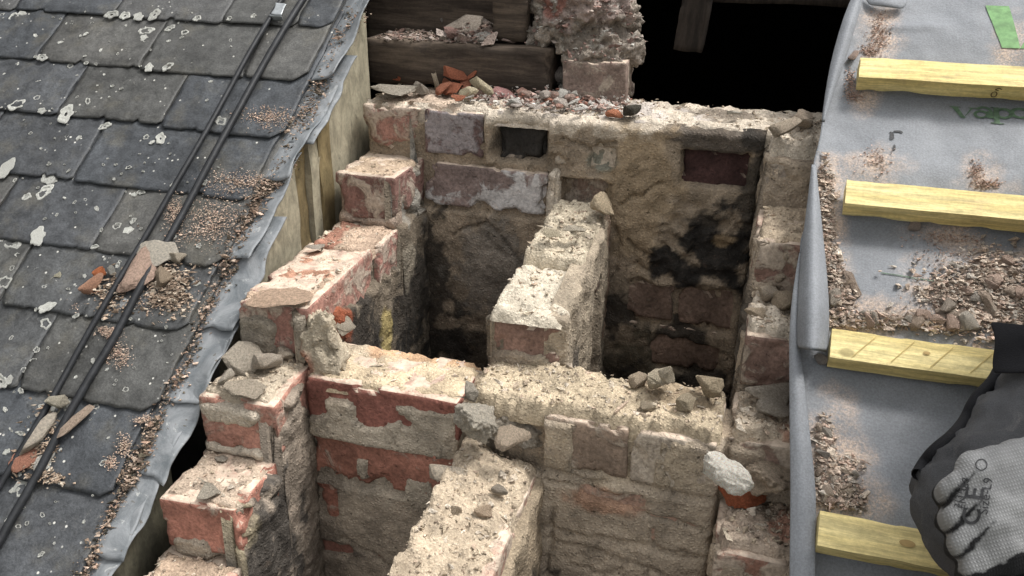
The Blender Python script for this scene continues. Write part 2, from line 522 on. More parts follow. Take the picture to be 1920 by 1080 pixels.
def sheet(name, parent, O, U, V, w, h, N, off, tint, res=0.005, mat=None, hfun=None, close=0.02, soft=0.010, jit=0.0015, ragged=0.0):
    """a rough skin of mortar: a height field over a rectangle of wall, tucked into the wall at its borders"""
    O, U, V, N = (np.asarray(q, float) for q in (O, U, V, N))
    nu, nv = max(3, int(w / res)), max(3, int(h / res))
    a, t = np.meshgrid(np.linspace(0, 1, nu + 1), np.linspace(0, 1, nv + 1), indexing='ij')
    A = (a * w).ravel()
    Hh = np.full_like(A, h) if hfun is None else hfun(A)
    B = t.ravel() * Hh
    P = O + A[:, None] * U + B[:, None] * V
    bd = np.minimum(np.minimum(A, w - A), np.minimum(B, Hh - B))
    d = off(P)
    if ragged: bd = np.maximum(0, bd + ragged * fbm(P, 55, 4, 44))
    d = d - (1 - sstep(0, soft, bd)) * 0.007
    bord = (a.ravel() == 0) | (a.ravel() == 1) | (t.ravel() == 0) | (t.ravel() == 1)
    d = np.where(bord, -close, d)
    jj = np.stack([fbm(P, 60, 2, 31), fbm(P, 60, 2, 37)], 1) * jit
    P2 = P + N * d[:, None] + U * jj[:, :1] + V * jj[:, 1:]
    ii = (np.arange(nu)[:, None] * (nv + 1) + np.arange(nv)[None, :]).ravel()
    F = np.stack([ii, ii + nv + 1, ii + nv + 2, ii + 1], 1)
    if np.dot(np.cross(U, V), N) < 0: F = F[:, ::-1]
    return link(name, mesh_np(name, P2, F, tint(P)), mat or MORTAR, parent)

def blend2(P, c, blobs, freq=28):
    return blend(P, None, blobs, freq, c)

def blend(P, base, blobs, freq=28, start=None):
    """stains with a shape of their own, and some painted shade: (centre, radii, colour, raggedness, strength)"""
    c = np.tile(np.array(base, float), (len(P), 1)) if start is None else start
    nz = fbm(P, freq, 5, 77, 0.6)
    for (ce, ra, co, rg, stg) in blobs:
        q = (P - np.array(ce)) / np.array(ra)
        m = sstep(0.0, 0.35, 1 - np.linalg.norm(q, axis=1) + rg * nz) * stg
        c = lerp(c, np.array(co, float), m[:, None])
    return c

GR = []
def _grain():
    r = np.random.default_rng(3)
    for q in range(10):
        v = np.array([[1, 0, 0], [-1, 0, 0], [0, 1, 0], [0, -1, 0], [0, 0, 1], [0, 0, -1]], float)
        v += r.normal(size=v.shape) * 0.36
        GR.append(v)
_grain()
GF = np.array([[0, 2, 4], [2, 1, 4], [1, 3, 4], [3, 0, 4], [2, 0, 5], [1, 2, 5], [3, 1, 5], [0, 3, 5]])

def grit(name, pts, sizes, palette, label=None, cat=None, parent=None, flat=0.55, mat=None, seed=1):
    """loose grit, sand or moss nobody could count: one object of small solid grains"""
    r = np.random.default_rng(seed)
    n = len(pts)
    g = np.array([GR[i] for i in r.integers(0, 10, n)])
    sc = np.asarray(sizes)[:, None, None] * np.stack([r.uniform(.6, 1.7, n), r.uniform(.6, 1.15, n), np.full(n, flat)], 1)[:, None, :]
    g = g * sc
    an = r.uniform(0, 6.283, n); tl = r.normal(0, .5, n)
    ca, sa, cb, sb = np.cos(an), np.sin(an), np.cos(tl), np.sin(tl)
    y2 = g[:, :, 1] * cb[:, None] - g[:, :, 2] * sb[:, None]
    z2 = g[:, :, 1] * sb[:, None] + g[:, :, 2] * cb[:, None]
    x3 = g[:, :, 0] * ca[:, None] - y2 * sa[:, None]
    y3 = g[:, :, 0] * sa[:, None] + y2 * ca[:, None]
    Vv = np.stack([x3, y3, z2], 2) + np.asarray(pts)[:, None, :]
    F = (GF[None] + (np.arange(n) * 6)[:, None, None]).reshape(-1, 3)
    pal = np.array(palette)[r.integers(0, len(palette), n)] * r.uniform(.75, 1.2, (n, 1))
    T = np.repeat(pal, 6, axis=0)
    o = link(name, mesh_np(name, Vv.reshape(-1, 3), F, T), mat or MORTAR, parent, smooth=False)
    o['kind'] = 'stuff'
    if label: o['label'] = label
    if cat: o['category'] = cat
    return o

# palettes (albedo)
CREAM = (0.605, 0.525, 0.425)
BEIGE = (0.52, 0.435, 0.34)
TAN = (0.36, 0.29, 0.215)
PARGE = (0.32, 0.255, 0.185)
GREYM = (0.36, 0.33, 0.29)
SOOT_SHADE = (0.034, 0.030, 0.026)  # soot, and the tone of a painted shade strip
PINK = (0.42, 0.27, 0.23)
WHITE = (0.62, 0.59, 0.53)
RED = (0.28, 0.10, 0.06)
ORANGE = (0.34, 0.112, 0.055)
PURPLE = (0.21, 0.13, 0.12)
DKRED = (0.055, 0.022, 0.019)
BROWN = (0.20, 0.125, 0.085)
PALB = [CREAM, BEIGE, TAN, GREYM, CREAM]

def capsule_chain(chains, seg=14, rings=5):
    """tapered capsules along chains of (point, radius); returned as one triangle soup for a voxel union"""
    V, F = [], []
    for ch in chains:
        for (p, r0), (q, r1) in zip(ch[:-1], ch[1:]):
            p, q = np.array(p, float), np.array(q, float)
            L = np.linalg.norm(q - p)
            ax = (q - p) / max(L, 1e-9)
            u = np.cross(ax, (0.3, 0.5, 0.8)); u /= np.linalg.norm(u)
            w = np.cross(ax, u)
            prof = []
            for i in range(rings + 1):
                a = math.pi / 2 * (1 - i / rings)
                prof.append((-r0 * math.sin(a), max(1e-5, r0 * math.cos(a))))
            for i in range(rings + 1):
                a = math.pi / 2 * i / rings
                prof.append((L + r1 * math.sin(a), max(1e-5, r1 * math.cos(a))))
            b = len(V)
            for (h, r) in prof:
                for k in range(seg):
                    t = 6.28318 * k / seg
                    V.append(p + ax * h + (u * math.cos(t) + w * math.sin(t)) * r)
            for j in range(len(prof) - 1):
                for k in range(seg):
                    k2 = (k + 1) % seg
                    F.append((b + j * seg + k, b + j * seg + k2, b + (j + 1) * seg + k2, b + (j + 1) * seg + k))
    return np.array(V), np.array(F)

def fused(name, chains, voxel, smooth_it=6, parent=None, mat=None):
    V, F = capsule_chain(chains)
    me = mesh_np(name, V, F)
    o = link(name, me, None)
    m = o.modifiers.new('union', 'REMESH'); m.mode = 'VOXEL'; m.voxel_size = voxel; m.use_smooth_shade = True
    m2 = o.modifiers.new('relax', 'SMOOTH'); m2.iterations = smooth_it; m2.factor = 0.5
    dg = bpy.context.evaluated_depsgraph_get()
    dg.update()
    me2 = bpy.data.meshes.new_from_object(o.evaluated_get(dg))
    bpy.data.objects.remove(o)
    me2.name = name
    me2.materials.clear()
    return me2

def verts_of(me):
    a = np.empty(len(me.vertices) * 3, np.float32); me.vertices.foreach_get('co', a); return a.reshape(-1, 3).astype(float)
def normals_of(me):
    a = np.empty(len(me.vertices) * 3, np.float32); me.vertices.foreach_get('normal', a); return a.reshape(-1, 3).astype(float)
def set_tint(me, T):
    at = me.attributes.new('tint', 'FLOAT_COLOR', 'POINT')
    at.data.foreach_set('color', np.concatenate([T, np.ones((len(T), 1))], 1).astype(np.float32).ravel())

# ------------------------------------------------------------------ setting: ground, attic
def plane_struct(name, x0, x1, y0, y1, z, mat, label, cat):
    me = mesh_np(name, [(x0, y0, z), (x1, y0, z), (x1, y1, z), (x0, y1, z)], [(0, 1, 2, 3)])
    return tag(link(name, me, mat, smooth=False), kind='structure')
plane_struct('ground', -150, 150, -150, 150, -6.0, mat_plain('ground_earth', (0.10, 0.10, 0.07), 0.95, 0.3, 0.5), '', '')

def solid(name, x0, x1, y0, y1, z0, z1, mat, parent=None, res=None, rad=0.004, warp=0.0, fine=0.0, chip=0.0, seed=1, tint=None):
    L, W, H = x1 - x0, y1 - y0, z1 - z0
    c = V3((x0 + x1) / 2, (y0 + y1) / 2, (z0 + z1) / 2)
    P, F = rough_box(L, W, H, res or max(L, W, H), rad, warp, fine, chip, 0.1, seed, off=c)
    if res is None:                                    # a plain slab
        I, F = box_grid(1, 1, 1)
        P = (I * 2 - 1) * np.array([L, W, H]) / 2
    me = mesh_np(name, P + c, F, None if tint is None else np.tile(np.array(tint, float), (len(P), 1)))
    return link(name, me, mat, parent, smooth=res is not None)

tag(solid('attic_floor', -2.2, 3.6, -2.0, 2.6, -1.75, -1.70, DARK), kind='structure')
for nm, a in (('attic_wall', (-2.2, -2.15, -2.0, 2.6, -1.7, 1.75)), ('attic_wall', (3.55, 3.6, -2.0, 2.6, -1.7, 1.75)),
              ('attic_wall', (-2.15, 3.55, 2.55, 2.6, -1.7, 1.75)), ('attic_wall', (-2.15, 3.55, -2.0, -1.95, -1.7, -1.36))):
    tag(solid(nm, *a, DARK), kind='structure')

# ------------------------------------------------------------------ chimney stack
chim = tag(empty('chimney_stack', (0.39, -0.4, -1.1)),
           'half demolished brick chimney stack with four open flues stepping up the roof', 'chimney')
BP = Matrix.Translation((0.39, -0.4, -1.1)).inverted()

def part(o, parent):
    """parent without moving the part"""
    o.parent = parent
    o.matrix_parent_inverse = parent.matrix_world.inverted() if parent.matrix_world != Matrix() else Matrix.Translation(-parent.location)
    return o

FULL = [mesh_np('brick', *rough_box(0.225, 0.104, 0.075, 0.0055, 0.0028, 0.0013, 0.0009, 0.016, 0.10, 20 + i)) for i in range(9)]
HALF = [mesh_np('brick', *rough_box(0.108, 0.104, 0.075, 0.0055, 0.0028, 0.0013, 0.0009, 0.016, 0.10, 60 + i)) for i in range(7)]
for me in FULL + HALF: me.materials.append(BRICK)
RB = random.Random(3)

def brick(x0, x1, y0, y1, zt, col, smear=0.3, rot=0.0, dz=0.0, ht=0.075, mat=None):
    """a brick filling the given footprint with its top at zt"""
    lx, ly = x1 - x0, y1 - y0
    along = max(lx, ly)
    src = FULL if along > 0.16 else HALF
    me = RB.choice(src)
    if mat is not None:
        me = me.copy(); me.materials.clear(); me.materials.append(mat)
    o = link('brick', me, None, None)
    base = 0.225 if src is FULL else 0.108
    o.location = ((x0 + x1) / 2, (y0 + y1) / 2, zt - ht / 2 + dz)
    o.rotation_euler = (RB.uniform(-.012, .012), RB.uniform(-.012, .012), rot + RB.uniform(-.015, .015))
    flip = RB.choice((0, math.pi)) if mat is None else 0
    if ly > lx:
        o.rotation_euler[2] += math.pi / 2 + flip
        o.scale = (ly / base, lx / 0.104, ht / 0.075)
    else:
        o.rotation_euler[2] += flip
        o.scale = (lx / base, ly / 0.104, ht / 0.075)
    k = RB.uniform(0.85, 1.15)
    o.color = (col[0] * k, col[1] * k, col[2] * k, smear)
    o.parent = chim
    o.matrix_parent_inverse = BP
    return o

def cpart(o):
    o.parent = chim
    o.matrix_parent_inverse = BP
    return o

def zt(k): return -0.086 * k
ZB = -1.15

LF = {1: -0.120, 2: -0.435, 3: -0.545, 4: -0.648, 5: -0.752, 6: -0.86, 7: -0.91}
RF = {0: -0.085, 1: -0.215, 2: -0.33, 3: -0.445, 4: -0.55, 5: -0.655, 6: -0.765, 7: -0.91}

def ztop_left(y):
    out = np.full_like(y, 0.0)
    for k in range(1, 8):
        lo = LF[k]; hi = LF[k - 1] if k > 1 else -0.002
        out = np.where((y < hi) & (y >= lo), zt(k), out)
    return np.where(y < LF[7], zt(7), out)

def ztop_right(y):
    out = np.full_like(y, 0.0)
    for k in range(1, 8):
        out = np.where((y < RF[k - 1]) & (y >= RF[k]), zt(k), out)
    return np.where(y < RF[7], zt(7), out)

# mortar cores behind the bricks
def core(x0, x1, y0, y1, z1, z0=ZB, ins=0.012, seed=1, fy=0.012):
    o = solid('mortar_core', x0 + ins, x1 - ins, y0 + fy, y1 - ins, z0, z1 - 0.006, MORTAR, None, 0.014, 0.006, 0.003, 0.001, 0.004, seed, TAN)
    return cpart(o)
core(0.0, 0.785, 0.0, 0.165, 0.0, fy=0.05)
for k in range(1, 8):
    core(0, 0.108, LF[k], (LF[k - 1] if k > 1 else 0.02) + 0.03, zt(k), seed=k)
    core(0.672, 0.785, RF[k], RF[k - 1] + 0.03, zt(k), seed=k + 9)
core(0.672, 0.785, RF[0], 0.03, 0.0, seed=8)
core(0.09, 0.69, -0.46, -0.352, zt(3), seed=20)
core(0.338, 0.436, -0.345, 0.02, zt(2) - .010, seed=21)
core(0.335, 0.443, -0.83, -0.44, zt(4), seed=22)
core(0.09, 0.69, -0.91, -0.80, zt(6), seed=23)

# --- back wall bricks
brick(0.0, 0.108, 0.0, 0.105, zt(0), (0.29, 0.125, 0.085), 0.75)
brick(0.112, 0.217, 0.0, 0.105, zt(0), (0.17, 0.10, 0.09), 0.75, mat=BRICKG)
brick(0.240, 0.322, 0.018, 0.11, zt(0) - .004, SOOT_SHADE, 0.0)
brick(0.340, 0.446, 0.003, 0.105, zt(0), TAN, 0.9)
brick(0.452, 0.536, 0.003, 0.105, zt(0), BROWN, 0.7)
brick(0.545, 0.656, 0.010, 0.11, zt(0) - .022, DKRED, 0.0)
brick(0.112, 0.332, -0.004, 0.10, zt(1) - .004, (0.20, 0.14, 0.12), 0.30, mat=BRICKW)
brick(0.352, 0.44, 0.022, 0.12, zt(1), BROWN, 0.8)
for k in (3, 4, 5, 6):
    of = 0.0 if k % 2 else 0.05
    for x0, x1 in ((0.452, 0.555), (0.562, 0.668)) if k % 2 else ((0.47, 0.66),):
        brick(x0, x1, 0.0, 0.1, zt(k), [DKRED, BROWN, (0.15, 0.07, 0.05)][RB.randrange(3)], 0.1)
# haunch brick standing on the back wall
brick(0.322, 0.432, 0.115, 0.22, 0.074, (0.22, 0.15, 0.115), 0.5)

# --- left wall bricks
brick(0.0, 0.106, -0.118, 0.10, zt(1), (0.25, 0.115, 0.085), 0.6)
brick(0.0, 0.106, -0.432, -0.21, zt(2), (0.36, 0.15, 0.10), 0.55, 0.03)
brick(0.0, 0.106, -0.198, 0.02, zt(2), (0.33, 0.13, 0.09), 0.6)
brick(0.0, 0.107, -0.545, -0.325, zt(3), (0.35, 0.14, 0.085), 0.45, 0.05)
brick(-0.002, 0.106, -0.648, -0.43, zt(4), (0.36, 0.12, 0.065), 0.25, 0.05)
brick(-0.002, 0.106, -0.752, -0.535, zt(5), (0.37, 0.16, 0.10), 0.5, 0.03)
brick(0.0, 0.106, -0.86, -0.64, zt(6), RED, 0.4)
# --- cross wall bricks
brick(0.113, 0.334, -0.463, -0.358, zt(3), (0.27, 0.075, 0.042), 0.12, -0.03)
brick(0.113, 0.333, -0.463, -0.358, zt(4), ORANGE, 0.2, -0.03)
brick(0.113, 0.225, -0.461, -0.358, zt(5), (0.28, 0.085, 0.04), 0.2)
brick(0.236, 0.333, -0.461, -0.358, zt(5), BROWN, 0.6)
brick(0.113, 0.333, -0.461, -0.358, zt(6), RED, 0.3)
brick(0.449, 0.556, -0.462, -0.358, zt(3), (0.24, 0.165, 0.11), 0.35, -0.02)
brick(0.560, 0.664, -0.465, -0.358, zt(3), TAN, 0.7, -0.02)
brick(0.449, 0.664, -0.462, -0.358, zt(4), (0.30, 0.17, 0.11), 0.6, -0.02)
# --- withes
brick(0.342, 0.439, -0.354, -0.13, zt(2) - .010, (0.21, 0.115, 0.08), 0.1)
brick(0.338, 0.441, -0.12, 0.0, zt(2), BROWN, 0.6)
brick(0.338, 0.441, -0.352, -0.13, zt(3), (0.25, 0.12, 0.08), 0.6)
brick(0.338, 0.441, -0.352, -0.13, zt(4), (0.27, 0.10, 0.06), 0.3)
brick(0.338, 0.441, -0.69, -0.47, zt(4), (0.35, 0.17, 0.11), 0.7)
brick(0.338, 0.441, -0.80, -0.70, zt(4), RED, 0.7)
# --- right wall bricks
brick(0.675, 0.783, -0.087, 0.018, zt(0) - .012, (0.25, 0.20, 0.155), 0.7, 0.0, ht=0.07)
brick(0.674, 0.783, -0.217, 0.0, zt(1), (0.28, 0.145, 0.10), 0.75)
brick(0.676, 0.783, -0.332, -0.11, zt(2), (0.22, 0.125, 0.09), 0.45)
brick(0.674, 0.783, -0.447, -0.225, zt(3), (0.33, 0.20, 0.14), 0.95)
brick(0.674, 0.783, -0.552, -0.33, zt(4), (0.36, 0.155, 0.09), 0.7)
brick(0.674, 0.783, -0.658, -0.435, zt(5), (0.33, 0.14, 0.09), 0.85)
brick(0.674, 0.783, -0.765, -0.54, zt(6), RED, 0.6)
# --- front wall (below the frame)
for k in (6, 7):
    for x0, x1 in ((0.113, 0.333), (0.34, 0.445), (0.45, 0.665)):
        brick(x0, x1, -0.908, -0.803, zt(k), RED, 0.4)

# --- mortar skins on the vertical faces
def offs(cov, P, a=-0.006, b=0.006, na=0.0035, seed=0, f=26, crack=0.0):
    n = fbm(P, f, 5, seed + 5)
    cv = sstep(0.40, 0.60, cov + 0.30 * n)
    n = 0.4 * n + 0.6 * terrace(n + .1 * fbm(P, 80, 2, seed + 3), 3.0)
    d = lerp(a, b, cv) + n * na * (0.35 + 0.65 * cv) + fbm(P, 105, 3, seed + 9) * 0.0016
    if crack:
        W = P + 0.02 * np.stack([fbm(P, 12, 3, 3), fbm(P, 12, 3, 4), fbm(P, 12, 3, 6)], 1)
        r = np.abs(fbm(W, 5.5, 2, seed + 40))
        m = np.exp(-(r / 0.010) ** 2) * sstep(-0.3, 0.3, fbm(P, 6, 2, seed + 41))
        d = d - crack * m
    return d

def polycrack(P, i0, i1, lines, width=0.0022, depth=0.010, jit=0.004):
    q = np.stack([P[:, i0] + jit * fbm(P, 45, 3, 61), P[:, i1] + jit * fbm(P, 45, 3, 62)], 1)
    best = np.full(len(P), 1.0)
    for ln in lines:
        for a, b in zip(ln[:-1], ln[1:]):
            a, b = np.array(a), np.array(b)
            t = np.clip(((q - a) @ (b - a)) / max(1e-9, (b - a) @ (b - a)), 0, 1)
            best = np.minimum(best, np.linalg.norm(q - (a + t[:, None] * (b - a)), axis=1))
    return depth * np.exp(-(best / width) ** 2)

def rect(P, i0, i1, x0, x1, z0, z1, e=0.006):
    a, b = P[:, i0], P[:, i1]
    return sstep(x0 - e, x0 + e, a) * (1 - sstep(x1 - e, x1 + e, a)) * sstep(z0 - e, z0 + e, b) * (1 - sstep(z1 - e, z1 + e, b))

def off_back(P):
    x, z = P[:, 0], P[:, 2]
    cov = np.where(x < 0.112, -0.15, -0.35)
    cov = np.where((z < -.076) & (z > -.090), .25, cov)
    cov = np.where((x > 0.22) & (x < 0.238) & (z > -0.085), 0.9, cov)
    cov = np.where((x > 0.329) & (z > -0.085), 0.75, cov)
    cov = np.where((x > 0.335) & (x < 0.448) & (z > -0.10), 0.62, cov)
    cov = np.where((x > 0.44), 1.0, cov)
    cov = np.where(z < -0.172, 1.0, cov)
    cov = np.where((x > 0.40) & (x < 0.445) & (z > -.085) & (z < -.04), 0.25, cov)
    cov = cov * (1 - rect(P, 0, 2, 0.236, 0.327, -0.078, -0.018)) * (1 - rect(P, 0, 2, 0.548, 0.652, -0.085, -0.030))
    low = rect(P, 0, 2, 0.475, 0.655, -0.345, -0.262, 0.012) + rect(P, 0, 2, 0.52, 0.64, -0.43, -0.365, 0.02)
    cov = cov - 0.95 * low
    cov = np.where((x > 0.352) & (x < 0.43) & (z < -0.095) & (z > -0.165), -0.2, cov)
    
    deep = rect(P, 0, 2, 0.24, 0.324, -0.075, -0.020) * 0.03 + rect(P, 0, 2, 0.55, 0.65, -0.083, -0.032) * 0.018
    deep = deep + np.where((x > 0.355) & (x < 0.43) & (z < -0.095) & (z > -0.165), 0.02, 0)
    ridge = rect(P, 0, 2, 0.333, 0.352, -0.175, -0.088) * 0.016
    bl = rect(P, 0, 2, 0.51, 0.67, -0.26, -0.12, 0.02) * (fbm(P, 60, 4, 12)) * 0.012
    cr = polycrack(P, 0, 2, [[(0.22, -.172), (0.222, -.19), (0.255, -.215), (0.285, -.25), (0.30, -.28), (0.28, -.31)], [(0.222, -.19), (0.19, -.20), (.165, -.215)],
        [(.455, -.13), (.50, -.10), (.52, -.085)], [(.47, -.19), (.50, -.215), (.55, -.205)], [(.452, -.17), (.458, -.23), (.45, -.27)], [(.48, -.235), (.53, -.25)], [(.35, -.03), (.40, -.042), (.44, -.03)]])
    return offs(cov, P, seed=1, crack=0.003, na=0.0022) - deep + ridge + bl - cr + fbm(P, 60, 4, 15) * 0.0016 * (x > .445)
def tint_back(P):
    c = blend(P, PARGE, [
        ((0.39, 0, -0.03), (0.075, .2, 0.08), TAN, .5, .8), ((0.34, 0, 0.0), (0.3, .2, 0.028), CREAM, .6, .9),
        ((0.60, 0, -0.008), (0.12, .2, 0.03), (0.09, .075, .062), .5, .9),  # shade under the wall's top edge, painted into the tint
        ((0.49, 0, -0.12), (0.07, .2, 0.14), (0.36, .275, .18), .5, .9),
        ((0.125, 0, -0.33), (0.06, .2, 0.18), SOOT_SHADE, 1.0, .85), ((0.22, 0, -0.47), (0.14, .2, 0.10), SOOT_SHADE, 1.0, .75),
        ((0.24, 0, -0.26), (0.10, .2, 0.12), (0.22, .195, .165), .5, .8),
        ((0.62, 0, -0.195), (0.095, .2, 0.060), SOOT_SHADE, 1.1, 1), ((0.565, 0, -0.22), (0.06, .2, 0.036), SOOT_SHADE, 1.1, 1), ((0.60, 0, -0.145), (0.05, .2, 0.02), SOOT_SHADE, 1.2, .9), ((0.66, 0, -0.13), (0.022, .2, 0.14), SOOT_SHADE, .8, .85),  # last blob paints the shade beside the right wall
        ((0.628, 0, -0.172), (0.017, .2, 0.013), (0.34, .25, .15), .7, .8), ((.42,0,-.06),(.03,.2,.022),(.21,.21,.17),.2,.9),
        ((0.46, 0, -0.33), (0.03, .2, 0.07), SOOT_SHADE, .6, .9), ((0.565, 0, -0.36), (0.05, .2, 0.03), SOOT_SHADE, .7, .9),
        ((0.50, 0, -0.44), (0.08, .2, 0.08), (0.10, .085, .06), .6, .9), ((0.60, 0, -0.55), (0.2, .2, 0.14), SOOT_SHADE, .6, .9),
        ((0.278, 0, -0.05), (0.055, .2, 0.036), SOOT_SHADE, .3, .8)])
    return c
cpart(sheet('flue_parging', None, (0.0, 0, -0.95), (1, 0, 0), (0, 0, 1), 0.672, 0.955, (0, -1, 0), off_back, tint_back, 0.0042))

def hL(A):       # left wall inner face, y from -0.80 up to 0
    return ztop_left(-0.80 + A) + 0.95 - 0.004
def off_left(P):
    y, z = P[:, 1], P[:, 2]
    top = ztop_left(y)
    cov = sstep(0.02, 0.10, top - z) * 1.1
    cov = np.where(y < -0.46, 0.35 + cov * 0.7, cov)
    cov = np.where((y > -0.12) & (z > -0.17), 0.45, cov)
    st = fbm(P * V3(1, 1, 0.25), 40, 4, 21) * 0.004
    return offs(cov, P, seed=3, b=0.008) + st
def tint_left(P):
    y, z = P[:, 1], P[:, 2]
    base_ = lerp(np.array([[.19, .155, .115]]), np.array([[.29, .24, .19]]), (1 - sstep(-.50, -.44, y))[:, None])  # front flue base painted lighter to lift its shadow
    c = blend(P, (0, 0, 0), []) + base_
    c = blend2(P, c, [
        ((.11, -0.30, -0.28), (.2, 0.10, 0.09), SOOT_SHADE, .7, .85), ((.11, -0.08, -0.32), (.2, 0.11, 0.12), SOOT_SHADE, .8, .85),
        ((.11, -0.2, -0.50), (.2, 0.22, 0.16), SOOT_SHADE, .6, .9), ((.11, -0.20, -0.33), (.2, 0.022, 0.085), (0.40, .32, .14), .45, .95),
        ((.11, -0.10, -0.24), (.2, 0.03, 0.05), (0.30, .26, .20), .6, .8),
        ((.11, -0.345, -0.235), (.2, 0.03, 0.04), (0.30, .09, .045), .6, .9),
        ((.11, -0.06, -0.13), (.2, 0.07, 0.05), (0.33, .31, .27), .7, .8),
        ((.11, -0.60, -0.46), (.2, 0.09, 0.12), (0.05, .046, .042), 1.0, .85), ((.11, -0.70, -0.62), (.2, 0.12, 0.18), (.06, .055, .05), 1.0, .8),
        ((.11, -0.66, -0.38), (.2, 0.05, 0.05), (0.45, .38, .26), .5, .9), ((.11, -0.72, -0.47), (.2, 0.05, 0.05), (0.45, .38, .26), .5, .8)], 34)
    return c
cpart(sheet('flue_parging', None, (0.107, -0.80, -0.95), (0, 1, 0), (0, 0, 1), 0.80, 0.95, (1, 0, 0), off_left, tint_left, 0.0045, hfun=hL))

def off_cross(P):
    x, z = P[:, 0], P[:, 2]
    cov = np.where(z < -0.425, 1.05, -0.25)
    n = fbm(P, 22, 4, 91)
    # mortar still clinging to the two upper red bricks of the left half
    cov = cov + np.where(x < 0.335, rect(P, 0, 2, 0.225, 0.335, -0.345, -0.272, .012) * (1.15 + .6 * n), 0)
    cov = cov + rect(P, 0, 2, 0.135, 0.185, -0.335, -0.285, .012) * 1.1 + rect(P, 0, 2, 0.11, 0.34, -0.352, -0.318, .006) * 1.0
    cov = cov + rect(P, 0, 2, 0.18, 0.20, -0.41, -0.375, .006) * 1.3 + rect(P, 0, 2, 0.25, 0.30, -0.44, -0.385, .012) * 1.0
    cov = cov - rect(P, 0, 2, 0.112, 0.145, -0.49, -0.43, .008) * 1.2 - rect(P, 0, 2, 0.112, 0.165, -0.555, -0.535, .006) * 1.0
    # right half: mostly rendered, one brown brick face bare
    r = np.where(x > 0.335, 1.0, 0.0)
    cov = np.where(r > 0, 0.95, cov)
    cov = cov - np.where(r > 0, rect(P, 0, 2, 0.485, 0.59, -0.332, -0.262, .01) * 1.1, 0)
    cov = cov - np.where(r > 0, rect(P, 0, 2, 0.50, 0.58, -0.368, -0.352, .006) * 0.9, 0)
    cov = np.where((x > 0.335) & (x < 0.447) & (z > -0.345), -0.6, cov)
    joint = np.where(x > 0.44, np.exp(-((z + 0.339 + 0.006 * n) / 0.004) ** 2) * 0.010 + np.exp(-((z + 0.43 + 0.008 * n) / 0.0035) ** 2) * 0.006, 0)
    cr = polycrack(P, 0, 2, [[(.45, -.352), (.50, -.355), (.56, -.372), (.66, -.385)], [(.45, -.445), (.51, -.45), (.57, -.462), (.62, -.47), (.66, -.49)], [(.49, -.485), (.53, -.487), (.56, -.475)],
        [(.535, -.488), (.53, -.56)], [(.59, -.47), (.595, -.56)], [(.63, -.475), (.64, -.56)], [(.56, -.50), (.562, -.58)], [(.595, -.40), (.60, -.43), (.65, -.435)], [(.462, -.40), (.458, -.47), (.462, -.55)],
        [(.60, -.262), (.598, -.30), (.62, -.34)], [(.15, -.52), (.20, -.54), (.23, -.56)]], 0.0020, 0.009)
    return offs(cov, P, seed=6, crack=0.003, b=0.006, na=0.0016) - cr - joint - np.where((x > .335) & (x < .447) & (z > -.345), 0.012, 0)
def tint_cross(P):
    return blend(P, (0.41, 0.34, 0.26), [
        ((0.23, -.46, -0.36), (0.2, .2, 0.10), (0.43, .37, .29), .3, .9), ((0.12, -.46, -0.55), (0.05, .2, 0.25), (0.22, .18, .14), .7, .8),
        ((0.20, -.46, -0.78), (0.2, .2, 0.18), (0.16, .13, .11), .7, .8), ((0.56, -.46, -0.30), (0.12, .2, 0.05), (0.45, .37, .27), .4, .8),
        ((0.54, -.46, -0.37), (0.06, .2, 0.02), (0.40, .23, .15), .5, .8),
        ((0.58, -.46, -0.48), (0.14, .2, 0.10), (0.46, .38, .29), .4, .8), ((0.46, -.46, -0.62), (0.035, .2, 0.1), SOOT_SHADE, .8, .9),
        ((0.56, -.46, -0.72), (0.2, .2, 0.09), (0.14, .12, .10), .7, .8)])
cpart(sheet('flue_parging', None, (0.108, -0.462, -0.95), (1, 0, 0), (0, 0, 1), 0.564, 0.69, (0, -1, 0), off_cross, tint_cross, 0.0042))

# withe faces
def off_wf(P):
    z, x = P[:, 2], P[:, 0]
    cov = -0.35 + rect(P, 0, 2, 0.345, 0.43, -0.285, -0.230, .015) * 1.5 + np.where(x < 0.350, 1.2, 0) + np.where(z < -.262, 1.3, 0)
    return offs(cov, P, seed=8, b=0.009)
cpart(sheet('mortar_skin', None, (0.339, -0.352, -0.30), (1, 0, 0), (0, 0, 1), 0.101, 0.1165, (0, -1, 0), off_wf,
            lambda P: blend(P, (0.36, .30, .22), [((.37, -.35, -.24), (.05, .1, .03), (0.30, .24, .18), .4, .8)]), 0.004))
def off_wr(P):
    y, z = P[:, 1], P[:, 2]
    st = fbm(P * V3(1, 1, 0.22), 34, 4, 25) * 0.005
    cov = 0.8 - rect(P, 1, 2, -0.15, -0.09, -0.42, -0.23, .012) * 1.1
    return offs(cov, P, seed=9, b=0.008, crack=0.006) + st
cpart(sheet('flue_parging', None, (0.4375, -0.352, -0.85), (0, 1, 0), (0, 0, 1), 0.352, 0.69, (1, 0, 0), off_wr,
            lambda P: blend(P, (0.36, .30, .225), [((.44, -.27, -.30), (.2, .03, .07), (0.10, .085, .07), .7, .9), ((.44, -.02, -.25), (.2, .03, .12), (0.30, .2, .14), .5, .8),
                                                   ((.44, -.15, -.60), (.2, .3, .16), (.05, .04, .03), .6, .9)]), 0.0045,
            hfun=lambda A: 0.85 - 0.178 + 0.04 * A / 0.352))
cpart(sheet('flue_parging', None, (0.340, -0.350, -0.85), (0, 1, 0), (0, 0, 1), 0.350, 0.664, (-1, 0, 0), lambda P: offs(np.full(len(P), .9), P, seed=10),
            lambda P: blend(P, (0.2, .17, .13), [((.33, -.2, -.6), (.2, .3, .3), SOOT_SHADE, .6, .9)]), 0.008))
